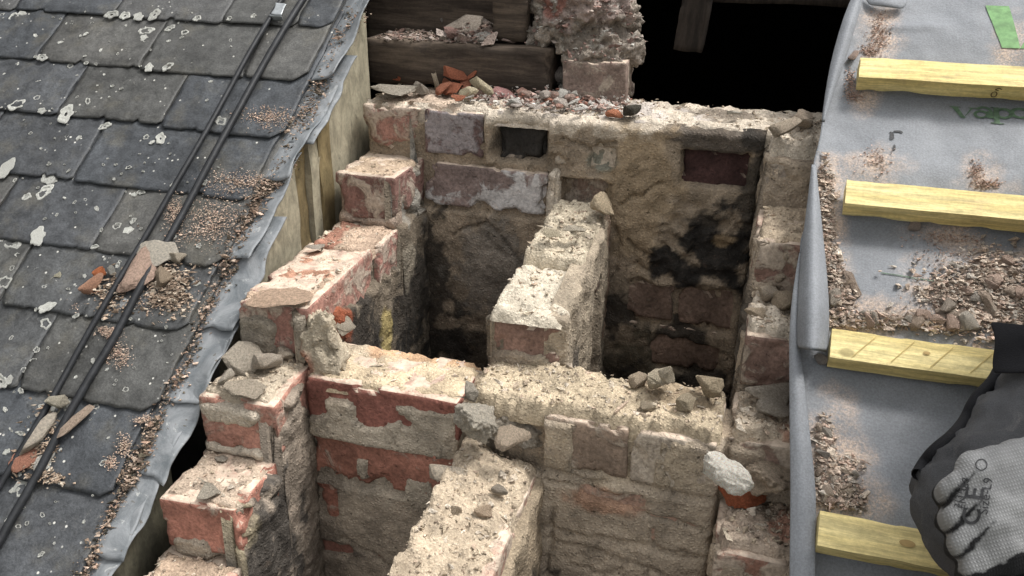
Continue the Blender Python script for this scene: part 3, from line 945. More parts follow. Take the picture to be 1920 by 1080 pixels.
cpart(sheet('flue_parging', None, (0.443, -0.80, -1.0), (0, 1, 0), (0, 0, 1), 0.34, 0.655, (1, 0, 0),
            lambda P: offs(np.full(len(P), .85), P, seed=11, b=.007) + fbm(P * V3(1, 1, 0.3), 34, 4, 25) * 0.004,
            lambda P: blend(P, (0.36, .29, .205), [((.44, -.52, -.52), (.2, .05, .1), (.10, .085, .065), .7, .9), ((.44, -.62, -.7), (.2, .2, .16), (.09, .075, .06), .6, .9)]), 0.0045,
            hfun=lambda A: 0.655 - 0.05 * (1 - A / 0.34)))
cpart(sheet('flue_parging', None, (0.335, -0.80, -1.0), (0, 1, 0), (0, 0, 1), 0.34, 0.65, (-1, 0, 0), lambda P: offs(np.full(len(P), .9), P, seed=12),
            lambda P: blend(P, (0.2, .17, .13), []), 0.008))
cpart(sheet('flue_parging', None, (0.674, -0.80, -0.95), (0, 1, 0), (0, 0, 1), 0.80, 0.95, (-1, 0, 0),
            lambda P: offs(np.full(len(P), .5), P, seed=13, a=-.004, b=.004),
            lambda P: blend(P, TAN, [((.67, -.1, -.3), (.2, .3, .3), SOOT_SHADE, .6, .8)]), 0.006, hfun=lambda A: ztop_right(-0.8 + A) + 0.945))

# risers of the steps
def riser(x0, x1, y, k, covf, col, seed, blobs=()):
    cpart(sheet('mortar_skin', None, (x0, y, zt(k) - 0.090), (1, 0, 0), (0, 0, 1), x1 - x0, 0.084, (0, -1, 0),
                lambda P: offs(covf(P), P, seed=seed, a=-.007, b=.005), lambda P: blend(P, col, blobs), 0.004))
riser(0.0, 0.108, LF[1], 1, lambda P: rect(P, 0, 2, -.02, .12, -.18, -.155, .01) * .8 + .05, (0.36, .28, .22), 51)
riser(0.0, 0.108, LF[2], 2, lambda P: rect(P, 0, 2, .0, .055, -.30, -.195, .012) * .9 + rect(P, 0, 2, .09, .12, -.3, -.15) * .9, (0.33, .285, .225), 52)
riser(0.0, 0.108, LF[3], 3, lambda P: rect(P, 0, 2, .0, .085, -.30, -.25, .016) * .95 + rect(P, 0, 2, .0, .09, -.36, -.325, .012) * .9, (0.52, .45, .36), 53)
riser(0.0, 0.108, LF[4], 4, lambda P: rect(P, 0, 2, .01, .07, -.44, -.40, .014) * .95, (0.37, .31, .24), 54)
riser(0.0, 0.108, LF[5], 5, lambda P: np.full(len(P), .3), (0.4, .33, .25), 55)
for k in range(0, 7):
    riser(0.672, 0.785, RF[k], k, lambda P: np.full(len(P), [.75, .45, .30, .65, .6, .6, .5][k]), (0.38, .31, .235), 60 + k)

# caps: bedding mortar and crumbled lime left on the tops
CAPS = []
def cap(x0, x1, y0, y1, z, th, na, col, seed, blobs=(), res=0.0034, slope=(0, 0), f=30, name='mortar_bed', lump=0.0, inset=0.006, close=0.02):
    x0 += inset; x1 -= inset; y0 += inset; y1 -= inset * .3
    def off(P):
        n = fbm(P, f, 5, seed, 0.55)
        n = 0.45 * n + 0.55 * terrace(n + 0.15 * fbm(P, 90, 2, seed + 12))
        d = th + na * n + fbm(P, 120, 3, seed + 3) * 0.0013 + slope[0] * (P[:, 0] - (x0 + x1) / 2) + slope[1] * (P[:, 1] - (y0 + y1) / 2)
        if lump:
            b = fbm(P, 70, 3, seed + 8)
            d = d + lump * 0.55 * np.maximum(0, b) + lump * 0.15 * fbm(P, 150, 2, seed + 9)
        return d
    o = cpart(sheet(name, None, (x0, y0, z), (1, 0, 0), (0, 1, 0), x1 - x0, y1 - y0, (0, 0, 1), off, lambda P: blend(P, col, blobs), res, soft=0.009, jit=0.003, ragged=0.008, close=close))
    def height(x, y):
        return z + off(np.array([[x, y, z]]))[0]
    CAPS.append((x0, x1, y0, y1, height, off, z))
    return height

hBack = cap(0.0, 0.785, 0.001, 0.165, 0.0, 0.004, 0.005, CREAM, 101, [((.10, .06, 0), (.1, .1, .1), (0.50, .38, .29), .5, .8), ((.46, .06, 0), (.03, .05, .1), (0.06, .055, .045), .6, .9),
            ((.6, .1, 0), (.06, .04, .1), (0.16, .13, .10), .8, .8), ((.38, .08, 0), (.16, .08, .1), (.56, .50, .45), .7, .8)], lump=0.006)
hA = cap(0.0, 0.108, LF[1], -0.0, zt(1), 0.0005, 0.0025, (0.47, .36, .26), 102)
hB = cap(0.0, 0.107, -0.24, LF[1], zt(2), 0.004, 0.004, (0.47, .35, .26), 103, [((0.02, -.2, -.17), (.03, .1, .1), (0.36, .16, .11), .8, .8)], lump=.003)
hC = cap(0.0, 0.106, LF[2], -0.235, zt(2), -0.001, 0.0045, (0.50, .37, .27), 104, [((0.04, -.3, -.17), (.04, .07, .1), (0.40, .20, .13), .9, .8)], lump=.004)
hD = cap(0.0, 0.108, LF[3], LF[2], zt(3), 0.006, 0.006, (0.50, .42, .32), 105, lump=.007)
hE = cap(-.002, 0.107, LF[4], LF[3], zt(4), 0.001, 0.004, (0.46, .365, .28), 106, lump=.003)
hF = cap(-.002, 0.107, LF[5], LF[4], zt(5), 0.003, 0.005, (0.45, .34, .25), 107, lump=.005)
cap(0.0, 0.107, LF[6], LF[5], zt(6), 0.003, 0.004, (0.45, .34, .25), 108)
hCL = cap(0.108, 0.338, -0.465, -0.352, zt(3), 0.0005, 0.004, (0.56, .45, .31), 109, [((0.13, -.37, -.26), (.06, .05, .1), (0.42, .35, .26), .6, .9), ((0.25, -.36, -.26), (.12, .02, .1), (0.55, .33, .19), .8, .7)], lump=.002)
hCR = cap(0.335, 0.672, -0.463, -0.350, zt(3), 0.012, 0.007, (0.50, .41, .29), 110, [((0.6, -.37, -.26), (.06, .05, .1), (0.40, .31, .21), .7, .8)], lump=.008)
hWU = cap(0.340, 0.443, -0.360, -0.20, zt(2) - .010, 0.009, 0.007, (0.61, .54, .43), 111, lump=.003, inset=0.0, slope=(-.06, .05), close=.006)
hWB = cap(0.338, 0.443, -0.205, 0.0, zt(2) + .014, 0.014, 0.009, (0.55, .475, .36), 112, [((.39, -.10, -.13), (.05, .05, .1), (.12, .1, .07), 1.0, .7)], slope=(0, 0.10), lump=.008)
hWL = cap(0.332, 0.446, -0.80, -0.455, zt(4), 0.012, 0.008, (0.49, .40, .295), 113, slope=(-0.32, 0.06), lump=.009)
RC = []
for k in range(0, 7):
    y1 = 0.02 if k == 0 else RF[k - 1]
    RC.append(cap(0.672, 0.786, RF[k], y1, zt(k), [.020, .006, .012, .012, .010, .01, .01][k], 0.009, [CREAM, (0.46, .37, .27), CREAM, (0.46, .38, .29), (0.45, .36, .28), CREAM, CREAM][k], 120 + k,
                  [((.76, RF[k] + .05, zt(k)), (.03, .04, .1), (0.40, .16, .10), .9, .6)] if k in (3, 4) else (), lump=[.012, .006, .008, .012, .010, .01, .01][k]))
cap(0.108, 0.672, -0.912, -0.80, zt(6), 0.004, 0.005, CREAM, 130)
# old haunch fillet at the corner of the left step and the cross wall
def fillet():
    P, F = rough_box(0.060, 0.046, 0.088, 0.003, 0.008, 0.010, 0.004, 0.022, -0.1, 77)
    P[:, 0] *= 1 - 0.45 * np.clip(P[:, 2] / 0.115 + 0.5, 0, 1)
    P[:, 1] *= 1 - 0.3 * np.clip(P[:, 2] / 0.115 + 0.5, 0, 1)
    P = P + V3(0.126, -0.425, -0.222)
    cpart(link('mortar_fillet', mesh_np('mortar_fillet', P, F, blend(P, (0.45, .385, .29), [((0.10, -.44, -.26), (.02, .05, .05), (0.40, .2, .14), .4, .8)])), MORTAR))
fillet()
def ridge():
    P, F = rough_box(0.022, 0.03, 0.10, 0.004, 0.008, 0.004, 0.001, 0.008, 0.0, 78)
    P = P + V3(0.344, -0.008, -0.128)
    cpart(link('mortar_fillet', mesh_np('mortar_fillet', P, F, np.tile(np.array(CREAM) * .9, (len(P), 1))), MORTAR))
ridge()

# ------------------------------------------------------------------ slate roof
slr = tag(empty('slate_roof', RP(-0.45, 0, 0, .08)), 'weathered grey slate roof slope left of the chimney with lead soakers along its cut edge', 'slate roof')
SP = Matrix.Translation(slr.location).inverted()
CS = 0.078                                           # plane under the slates
def spart(o):
    o.parent = slr
    o.matrix_parent_inverse = SP
    return o

def slate(x0, x1, s, seed, col, corner=0.02, length=0.30):
    res = 0.0065
    nx, ny = int((x1 - x0) / res), int(length / res)
    a, b = np.meshgrid(np.linspace(0, 1, nx + 1), np.linspace(0, 1, ny + 1), indexing='ij')
    a, b = a.ravel(), b.ravel()
    X = x0 + a * (x1 - x0)
    Q = np.stack([X, np.full_like(X, s), np.full_like(X, seed * 1.7)], 1)
    tail = fbm(Q, 14, 2, seed) * 0.0012 + fbm(Q, 90, 3, seed) * 0.0012 + np.maximum(0, fbm(Q, 45, 3, seed + 2) - .42) * 0.022
    cr = np.maximum(0, corner - (1 - a) * (x1 - x0)) * 0.9 + np.maximum(0, corner * .3 - a * (x1 - x0)) * 0.8
    S = s + (tail + cr) * (1 - b) ** 2 + b * length
    Qs = np.stack([np.full_like(X, seed * 2.3), S, np.where(a < .5, 0.0, 9.0)], 1)
    X = X + fbm(Qs, 22, 4, seed + 5) * 0.003 * np.abs(2 * a - 1) ** 6
    PP = np.stack([X, S, np.full_like(X, seed * .37)], 1)
    n = 0.0135 * (1 - b) + fbm(PP, 9, 3, seed + 7) * 0.0007 + fbm(PP, 55, 3, seed + 8) * 0.0003
    th = 0.0045 + 0.0012 * fbm(PP, 40, 2, seed + 9) - 0.002 * (b < 0.03)
    top = RPa(X, S, n + th, CS); bot = RPa(X, S + 0.002 * (b < .5), n, CS)
    N = len(a)
    ii = (np.arange(nx)[:, None] * (ny + 1) + np.arange(ny)[None, :]).ravel()
    F1 = np.stack([ii, ii + ny + 1, ii + ny + 2, ii + 1], 1)
    F2 = F1[:, ::-1] + N
    col_i = np.arange(nx) * (ny + 1)
    e1 = np.stack([col_i, col_i + N, col_i + ny + 1 + N, col_i + ny + 1], 1)
    r_i = np.arange(ny)
    e2 = np.stack([r_i, r_i + 1, r_i + 1 + N, r_i + N], 1)
    k0 = nx * (ny + 1)
    e3 = np.stack([k0 + r_i, k0 + r_i + N, k0 + r_i + 1 + N, k0 + r_i + 1], 1)
    o = link('slate', mesh_np('slate', np.concatenate([top, bot]), np.concatenate([F1, F2, e1, e2, e3])), SLATE)
    o.data.polygons.foreach_set('use_smooth', [True] * (2 * len(F1)) + [False] * (len(o.data.polygons) - 2 * len(F1)))
    o.color = (*col, 1)
    return spart(o)

rs = random.Random(21)
SHADES = [(0.057, .059, .060), (0.064, .064, .063), (0.051, .054, .058), (0.067, .066, .062), (0.058, .058, .055), (0.046, .050, .055)]
GA = 0.1195
sid = 0
for row in range(-4, 13):
    s = 0.045 - GA * row + rs.uniform(-.003, .003)
    if s < -1.7: continue
    even = row % 2 == 0
    if row == 1: edges = [-0.066, -0.183, -0.385, -0.603, -0.80, -1.0]
    elif row == 0: edges = [-0.064, -0.130, -0.276, -0.50, -0.72, -0.94]
    elif even: edges = [-0.060, -0.285, -0.490, -0.69, -0.90, -1.1]
    else: edges = [-0.070, -0.390, -0.600, -0.81, -1.02]
    for q in range(len(edges) - 1):
        x1, x0 = edges[q], edges[q + 1]
        sid += 1
        slate(x0 + .0012 + rs.uniform(0, .0012), x1 - .0012, s + rs.uniform(-.004, .004), sid, rs.choice(SHADES), corner=rs.uniform(.012, .028) if q == 0 else rs.uniform(.002, .006))

# unseen boarding round the chimney opening, added to keep light out of the attic
def slab_roof(name, x0, x1, s0, s1, n0, n1, mat, c=0.1):
    P = []
    for n in (n0, n1):
        for x, s in ((x0, s0), (x1, s0), (x1, s1), (x0, s1)):
            P.append(RP(x, s, n, c))
    F = [(3, 2, 1, 0), (4, 5, 6, 7), (0, 1, 5, 4), (1, 2, 6, 5), (2, 3, 7, 6), (3, 0, 4, 7)]
    return link(name, mesh_np(name, P, F), mat, None, smooth=False)
spart(slab_roof('shield_boarding', -2.2, -0.045, -2.3, 2.9, -0.045, -0.024, BOARD))
spart(slab_roof('shield_boarding', -0.045, 0.80, 0.33, 2.9, -0.045, -0.024, BOARD))
spart(slab_roof('shield_boarding', -0.045, 0.80, -2.3, -1.15, -0.045, -0.024, BOARD))

# lead soakers
def lead(k, s, xo, seed, flare):
    L, res = 0.20, 0.006
    xi = -0.115
    nx, ny = 18, 34
    a, b = np.meshgrid(np.linspace(0, 1, nx + 1), np.linspace(0, 1, ny + 1), indexing='ij')
    a, b = a.ravel(), b.ravel()
    Q = np.stack([np.full_like(a, seed * 3.1), b * L + seed, a * 0.02], 1)
    wob = fbm(Q, 16, 3, seed)
    X = xi + a * (xo - xi + 0.005 * wob)
    Qt = np.stack([X, np.full_like(X, seed * 1.3), np.zeros_like(X)], 1)
    S = s + b * L + (1 - b) ** 3 * (fbm(Qt, 30, 3, seed + 3) * 0.005 - 0.006 * a)
    P0 = np.stack([X, S, np.full_like(X, seed * .9)], 1)
    n = 0.010 * (1 - b) + 0.004 + fbm(P0, 18, 3, seed + 4) * 0.0022
    n = n + a ** 4 * (flare + 0.010 * fbm(Q, 14, 2, seed + 6)) - 0.004 * a
    n = n - 0.008 * (1 - sstep(.40, .62, a))
    top = RPa(X, S, n + 0.0020, CS); bot = RPa(X, S, n, CS)
    N = len(a)
    ii = (np.arange(nx)[:, None] * (ny + 1) + np.arange(ny)[None, :]).ravel()
    F1 = np.stack([ii, ii + ny + 1, ii + ny + 2, ii + 1], 1)
    ci = np.arange(nx) * (ny + 1); rj = np.arange(ny); k0 = nx * (ny + 1)
    e1 = np.stack([ci, ci + N, ci + ny + 1 + N, ci + ny + 1], 1)
    e3 = np.stack([k0 + rj, k0 + rj + N, k0 + rj + 1 + N, k0 + rj + 1], 1)
    return spart(link('lead_soaker', mesh_np('lead_soaker', np.concatenate([top, bot]), np.concatenate([F1, F1[:, ::-1] + N, e1, e3])), LEAD))
for k, (py, xo, fl) in enumerate([(-20, -0.012, .02), (120, -0.010, .022), (243, -0.004, .006), (312, -0.012, .012), (468, -0.018, .008), (606, 0.000, .004), (748, -0.001, .008), (905, -0.002, .006), (1085, -0.012, .004), (1300, -0.02, .004)]):
    s = roofpt(500, py - 60 if k < 1 else py, 0.0)[1] if k else 0.19
    lead(k, s - 0.004, xo, 40 + k, fl)

# cream painted boards lining the cut edge, above the brick steps
def vboard(name, x0, x1, y0, y1, ztop0, ztop1, zb, mat, seed):
    """upright board in the plane of the cut edge with a raking top"""
    P, F = rough_box(x1 - x0, y1 - y0, 1.0, 0.02, 0.0006, 0.0, 0.0, 0.0, .1, seed)
    t = P[:, 2] + 0.5
    yy = P[:, 1] + (y0 + y1) / 2
    top = ztop0 + (ztop1 - ztop0) * (yy - y0) / (y1 - y0) + fbm(np.stack([yy, yy * 0, yy * 0], 1), 30, 3, seed) * .004
    P = np.stack([P[:, 0] + (x0 + x1) / 2 + fbm(np.stack([yy, t, yy * 0], 1), 8, 2, seed) * .002, yy, zb + t * (top - zb)], 1)
    return spart(link(name, mesh_np(name, P, F), mat, None, 'edges'))
def zr(y, n=0.0): return CS + y * TT + n / CT
vboard('verge_board', -0.040, -0.022, -0.155, 0.085, zr(-0.155, .002), zr(.085, .002), -0.55, PAINT, 301)
vboard('verge_board', -0.052, -0.030, -0.195, -0.157, zr(-0.195, .002), zr(-.157, .002), -0.55, OCHRE, 302)
vboard('verge_board', -0.044, -0.026, -0.43, -0.197, zr(-0.43, .002), zr(-.197, .002), -0.60, PAINT, 303)
vboard('verge_board', -0.050, -0.034, -1.0, -0.575, zr(-1.0, .000), zr(-.575, .000), -0.95, GPAINT, 304)
vboard('verge_board', -0.034, -0.020, -0.128, -0.085, zr(-0.128, -.004), zr(-.085, -.004), -0.5, OCHRE, 305)

# lichen rosettes at their places on the slates
def lichen_mesh(seed):
    r = np.random.default_rng(seed)
    n = 30
    an = np.linspace(0, 2 * np.pi, n, endpoint=False)
    base = 1 + 0.2 * np.sin(an * 2 + r.uniform(0, 6)) + 0.12 * np.sin(an * 5 + r.uniform(0, 6)) + r.uniform(-.07, .07, n)
    rings = [(1.0, 0.0), (0.9, 0.09), (0.66, 0.075), (0.58, -0.03), (0.2, -0.03)]
    if seed % 3 == 0: rings = [(1.0, 0.0), (0.9, 0.09), (0.6, 0.08), (0.35, 0.08), (0.15, 0.07)]
    V, F = [], []
    for rr, z in rings:
        for i in range(n):
            V.append((base[i] * rr * math.cos(an[i]), base[i] * rr * math.sin(an[i]), z))
    for q in range(len(rings) - 1):
        for i in range(n):
            j = (i + 1) % n
            F.append((q * n + i, q * n + j, (q + 1) * n + j, (q + 1) * n + i))
    me = bpy.data.meshes.new('lichen')
    if seed % 3 == 0:
        V.append((0, 0, .07)); c = len(V) - 1; q = len(rings) - 1
        F += [(q * n + i, q * n + (i + 1) % n, c) for i in range(n)]
    me.from_pydata(V, [], F)
    me.materials.append(LICHEN)
    return me
LM = [lichen_mesh(i) for i in range(9)]
def lichen(px, py, r_px, seed):
    x, s = roofpt(px, py, 0.0)
    if x > -0.075: return
    o = bpy.data.objects.new('lichen', LM[seed % 9])
    COL.objects.link(o)
    # height of the slate surface below
    k = (0.045 - s) / GA
    fr = (math.ceil(k) - k) * GA if k > -4 else 0
    n = 0.0135 * (1 - fr / 0.30) + 0.0047
    m = Matrix((Vector((1, 0, 0)), Vector(RU), Vector(RN))).transposed().to_4x4()
    rr = r_px * 0.00098
    m.translation = Vector(RP(x, s, n, CS))
    o.matrix_world = m @ Matrix.Rotation(seed * 1.7, 4, 'Z') @ Matrix.Diagonal((rr, rr * 1.25, 0.012, 1))
    k = 0.8 + 0.35 * ((seed * 37) % 10) / 10
    o.color = (0.85 * k, 0.85 * k, 0.78 * k, 1)
    mw = o.matrix_world.copy()
    o.parent = slr
    o.matrix_parent_inverse = SP
    o.matrix_basis = mw
LI = [(75, 147, 12), (37, 186, 18), (75, 172, 8), (85, 197, 10), (130, 203, 22), (200, 222, 12), (95, 320, 18), (88, 345, 18), (55, 355, 10), (18, 305, 22),
      (215, 18, 16), (240, 20, 14), (265, 22, 14), (295, 18, 16), (278, 45, 16), (275, 60, 12), (322, 40, 11), (350, 48, 9), (165, 52, 6), (85, 98, 13), (135, 110, 8),
      (285, 117, 12), (320, 115, 12), (25, 437, 22), (78, 430, 20), (185, 450, 7), (15, 515, 16), (95, 562, 14), (90, 590, 12), (107, 518, 9), (135, 553, 7), (75, 490, 5),
      (10, 700, 14), (25, 698, 9), (85, 745, 8), (75, 640, 7), (70, 660, 6), (305, 245, 14), (278, 243, 7), (330, 335, 6), (268, 345, 8), (170, 178, 8), (152, 245, 6),
      (418, 215, 14), (30, 20, 16), (45, 12, 10), (130, 740, 8), (135, 740, 12), (20, 830, 6), (45, 795, 5), (60, 800, 4), (92, 858, 10), (45, 895, 16), (57, 962, 4),
      (15, 750, 5), (255, 400, 7), (225, 410, 9), (246, 418, 10), (165, 360, 4), (145, 365, 4), (165, 95, 4), (240, 83, 4), (435, 25, 7), (180, 660, 5), (200, 850, 6),
      (375, 25, 10), (255, 350, 6), (20, 960, 6), (85, 1020, 5), (155, 640, 5), (390, 330, 6), (480, 20, 7), (100, 745, 14), (355, 365, 5)]
rl = random.Random(8)
for i, (px, py, r) in enumerate(LI):
    lichen(px, py, r * 0.68, i)
for i in range(230):
    lichen(rl.uniform(0, 440), rl.uniform(0, 1000), rl.choice((1.4, 1.6, 2, 2.4, 3, 4)), i + 100) if True else None

def roof_pts(poly, n, h0=0.016, hs=0.004, c=CS, seed=1, spread=None, pw=1.0):
    """grain positions over a set of picture-placed blobs (px, py, rx, ry, weight) on the roof plane"""
    r = np.random.default_rng(seed)
    w = np.array([q[4] for q in poly]); w = w / w.sum()
    out = []
    for i in r.choice(len(poly), n, p=w):
        px, py, rx, ry, _ = poly[i]
        g = r.normal(size=2) * 0.5
        x, s = roofpt(px + g[0] * rx, py + g[1] * ry, 0.0)
        out.append(RP(x, s, h0 + abs(r.normal()) * hs, c))
    return np.array(out)

MOSS = [(0.10, .085, .06), (0.14, .11, .08), (0.26, .19, .14), (0.5, .38, .30), (0.36, .27, .20), (0.42, .33, .26), (0.40, .27, .2), (0.05, .045, .035)]
line = [(675, 10), (640, 60), (610, 130), (585, 180), (560, 235), (545, 285), (520, 320), (490, 350), (465, 400), (440, 450), (420, 510), (395, 560), (375, 605), (355, 660), (325, 720), (300, 770), (280, 820), (255, 860), (235, 900), (205, 960), (175, 1020), (150, 1075)]
mp = []
for (x0, y0), (x1, y1) in zip(line[:-1], line[1:]):
    for t in (0, .25, .5, .75):
        mp.append((x0 + (x1 - x0) * t, y0 + (y1 - y0) * t, 12 + 9 * abs(math.sin(y0 * .7 + t * 2)), 14, 0.35 + 0.9 * abs(math.sin(y0 * .13 + t)) + (1.6 if (240 < y0 < 470 or 760 < y0 < 900) else 0)))
spart(grit('moss', roof_pts(mp, 5200, 0.008, 0.006, seed=4), nrg.gamma(1.6, .0007, 5200) + .0005, MOSS, seed=4))

# brick dust and crumbs lying on the slates
DUST = [(0.58, .43, .33), (0.62, .48, .38), (0.52, .36, .28), (0.50, .40, .31)]
grit('brick_dust', roof_pts([(515, 210, 55, 20, 1.6), (440, 330, 50, 24, 1.2), (480, 325, 25, 14, .5), (410, 400, 50, 42, 2.2), (335, 385, 22, 30, .9), (215, 610, 18, 10, .4), (230, 650, 24, 22, .7), (205, 605, 18, 10, .3), (150, 560, 14, 10, .1),
     (240, 820, 14, 24, .5), (215, 850, 12, 12, .3), (320, 540, 60, 40, .9), (275, 770, 20, 10, .3), (360, 430, 40, 20, .4)], 4600, 0.0165, 0.0012, seed=6),
     nrg.uniform(.0005, .0015, 4600), DUST, 'pinkish brick dust sprinkled in patches over the grey slates', 'brick dust', seed=6)

# ------------------------------------------------------------------ cables and clip
def tube(name, pts, rad, mat, seg=8, sub=6):
    cu = bpy.data.curves.new(name, 'CURVE')
    cu.dimensions = '3D'
    sp = cu.splines.new('NURBS')
    sp.points.add(len(pts) - 1)
    for p, q in zip(sp.points, pts): p.co = (*q, 1)
    sp.use_endpoint_u = True
    sp.order_u = 3
    cu.bevel_depth = rad
    cu.bevel_resolution = 3
    cu.resolution_u = sub
    o = bpy.data.objects.new(name, cu)
    COL.objects.link(o)
    dg = bpy.context.evaluated_depsgraph_get()
    me = bpy.data.meshes.new_from_object(o.evaluated_get(dg))
    bpy.data.objects.remove(o)
    me.materials.clear()
    return link(name, me, mat)
def cable(pts, label, rad):
    P = []
    for i, (px, py) in enumerate(pts):
        x, s = roofpt(px, py, 0.006)
        P.append(RP(x, s, 0.0245 + 0.002 * math.sin(i * 2.1), CS))
    d = P[0] - P[1]; P.insert(0, P[0] + d * 2.0)
    d = P[-1] - P[-2]; P.append(P[-1] + d * 2.0)
    return tag(tube('cable', P, rad, RUBBER), label, 'cable', 'black cables lying down the slates')
cable([(527, 0), (480, 78), (430, 165), (382, 255), (330, 345), (285, 420), (242, 492), (195, 575), (148, 652), (105, 735), (60, 812), (0, 905)], 'thinner black cable on the left of the pair running down the slates', 0.0044)
cable([(566, 0), (530, 60), (487, 130), (445, 210), (402, 290), (355, 375), (312, 455), (268, 530), (225, 612), (175, 695), (128, 780), (80, 868), (30, 958), (0, 1015)], 'thicker black cable on the right of the pair nearer the chimney', 0.0056)
def clip():
    x, s = roofpt(532, 18, 0.0)
    P, F = rough_box(0.024, 0.030, 0.003, 0.003, 0.0015, 0.001, 0.0003, 0.002, .2, 5)
    P2, F2 = rough_box(0.024, 0.003, 0.012, 0.003, 0.0012, 0.0005, 0.0002, 0.001, .2, 6)
    P2 = P2 + V3(0, -0.015, -0.006)
    o = link('cable_clip', mesh_np('cable_clip', np.concatenate([P, P2]), np.concatenate([F, F2 + len(P)])), ZINC)
    frame(o, (1, 0, 0), RU, RN, RP(x, s, 0.031, CS))
    tag(o, 'bent grey metal clip between the two cables at the top of the slates', 'clip')
clip()

# ------------------------------------------------------------------ timbers behind the chimney
def timber(name, x0, x1, y0, y1, z0, z1, mat, label, cat, seed, rot=(0, 0, 0), group=None):
    P, F = rough_box(x1 - x0, y1 - y0, z1 - z0, 0.012, 0.004, 0.002, 0.0008, 0.006, .15, seed)
    o = link(name, mesh_np(name, P, F), mat)
    o.location = ((x0 + x1) / 2, (y0 + y1) / 2, (z0 + z1) / 2)
    o.rotation_euler = rot
    return tag(o, label, cat, group)
timber('timber_beam', -0.045, 0.302, 0.122, 0.225, 0.010, 0.088, OTIM, 'dark old timber beam lying along the top of the back chimney wall', 'beam', 401)
timber('timber_post', 0.186, 0.250, 0.15, 0.20, 0.092, 0.34, OTIM, 'short dark timber post standing on the beam amid rubble', 'post', 402, (0, 0.01, 0))
timber('roof_header', -0.10, 0.86, 0.268, 0.32, 0.160, 0.30, DTIM, 'dark timber header across the top of the roof opening', 'beam', 403)
timber('rafter_end', 0.500, 0.553, 0.225, 0.266, 0.078, 0.24, DTIM, 'cut dark rafter end hanging over the black opening behind the right flue', 'rafter', 404, (0, 0.10, 0))
timber('sarking_board', -0.10, 0.195, 0.240, 0.258, 0.060, 0.23, OTIM, 'dusty dark sarking board behind the beam at the upper left of the opening', 'board', 405)

# ------------------------------------------------------------------ membrane and battens
MX = np.array([(0.9, 0.80), (0.155, 0.775), (-0.065, 0.746), (-0.172, 0.739), (-0.25, 0.734), (-0.32, 0.733), (-0.42, 0.732), (-0.56, 0.744), (-0.73, 0.760), (-1.4, 0.79)])[::-1]
def mem_edge(s): return np.interp(s, MX[:, 0], MX[:, 1])
def mem_n(x, s):
    P = np.stack([x, s, np.zeros_like(x)], 1)
    e = np.maximum(0, x - mem_edge(s))
    n = 0.0048 * fbm(P, 7, 3, 501) + 0.0013 * fbm(P, 30, 2, 502) - 0.0035 * np.cos(6.2832 * (s + 0.03) / 0.225) * sstep(0, .08, x - mem_edge(s)) - 0.002
    n = n + 0.004 * np.exp(-((x - 1.0 - .15 * s) / .012) ** 2) * sstep(.0, .25, s)
    n = n + 0.012 * np.exp(-e / 0.016) * (1 + 0.5 * fbm(P * V3(0, 1, 0), 9, 2, 503))
    r = np.exp(-((s - .10 - .1 * (x - .8)) / .008) ** 2) * sstep(.80, .83, x) * (1 - sstep(.88, .93, x))
    return n + 0.004 * r
memb = tag(empty('roofing_membrane', RP(1.2, 0, 0)), 'grey breather membrane with printed green letters on the slope right of the chimney', 'roofing membrane')
MP_ = Matrix.Translation(memb.location).inverted()
def mpart(o):
    o.parent = memb
    o.matrix_parent_inverse = MP_
    return o
DB = []                                              # dust on the membrane: (px, py, rx, ry)
for q in [(1655, 55, 30, 60), (1640, 90, 22, 30), (1620, 180, 26, 24), (1640, 310, 40, 30), (1835, 325, 26, 26), (1850, 345, 40, 14), (1550, 340, 22, 50), (1555, 430, 22, 70), (1562, 520, 22, 60), (1600, 590, 60, 24),
          (1850, 510, 70, 50), (1800, 560, 80, 45), (1880, 560, 70, 50), (1700, 590, 90, 18), (1560, 830, 40, 50), (1570, 900, 50, 50), (1545, 860, 30, 60), (1600, 940, 40, 20), (1780, 440, 60, 20), (1900, 90, 30, 50), (1780, 390, 50, 20)]:
    x, s = roofpt(q[0], q[1]); DB.append((x, s, q[2] * .00085, q[3] * .00105))
def membrane():
    u = np.concatenate([np.linspace(0, 0.05, 14), np.linspace(0.056, 0.36, 62), np.linspace(0.40, 1.9, 30)])
    v = np.concatenate([np.linspace(-1.4, -0.82, 16), np.linspace(-0.81, 0.32, 210), np.linspace(0.34, 0.9, 12)])
    a, S = np.meshgrid(u, v, indexing='ij')
    a, S = a.ravel(), S.ravel()
    X = mem_edge(S) + a + 0.002 * fbm(np.stack([a * 0, S, a * 0], 1), 30, 3, 504) * np.exp(-a / .01)
    n = mem_n(X, S)
    P = RPa(X, S, n)
    B = P - 0.0015 * RN
    nu, nv = len(u), len(v)
    ii = (np.arange(nu - 1)[:, None] * nv + np.arange(nv - 1)[None, :]).ravel()
    F = np.stack([ii, ii + nv, ii + nv + 1, ii + 1], 1)
    r = np.arange(nv - 1)
    E = np.stack([r, r + 1, r + 1 + len(P), r + len(P)], 1)
    q = np.stack([X, S], 1)
    d = np.zeros(len(X))
    nz = fbm(np.stack([X, S, X * 0], 1), 40, 4, 505)
    for (x, s, rx, ry) in DB:
        e = np.sqrt(((X - x) / rx) ** 2 + ((S - s) / ry) ** 2)
        d = np.maximum(d, np.clip(1.35 - e + nz * .5, 0, 1))
    T = np.stack([d, d, d], 1)
    return mpart(link('membrane_sheet', mesh_np('membrane_sheet', np.concatenate([P, B]), np.concatenate([F, F[:, ::-1] + len(P), E]), np.concatenate([T, T])), MEMB))
msheet = membrane()
mpart(slab_roof('shield_boarding', 0.80, 3.6, -2.3, 2.9, -0.045, -0.024, BOARD))  # unseen, added to shield the attic from light

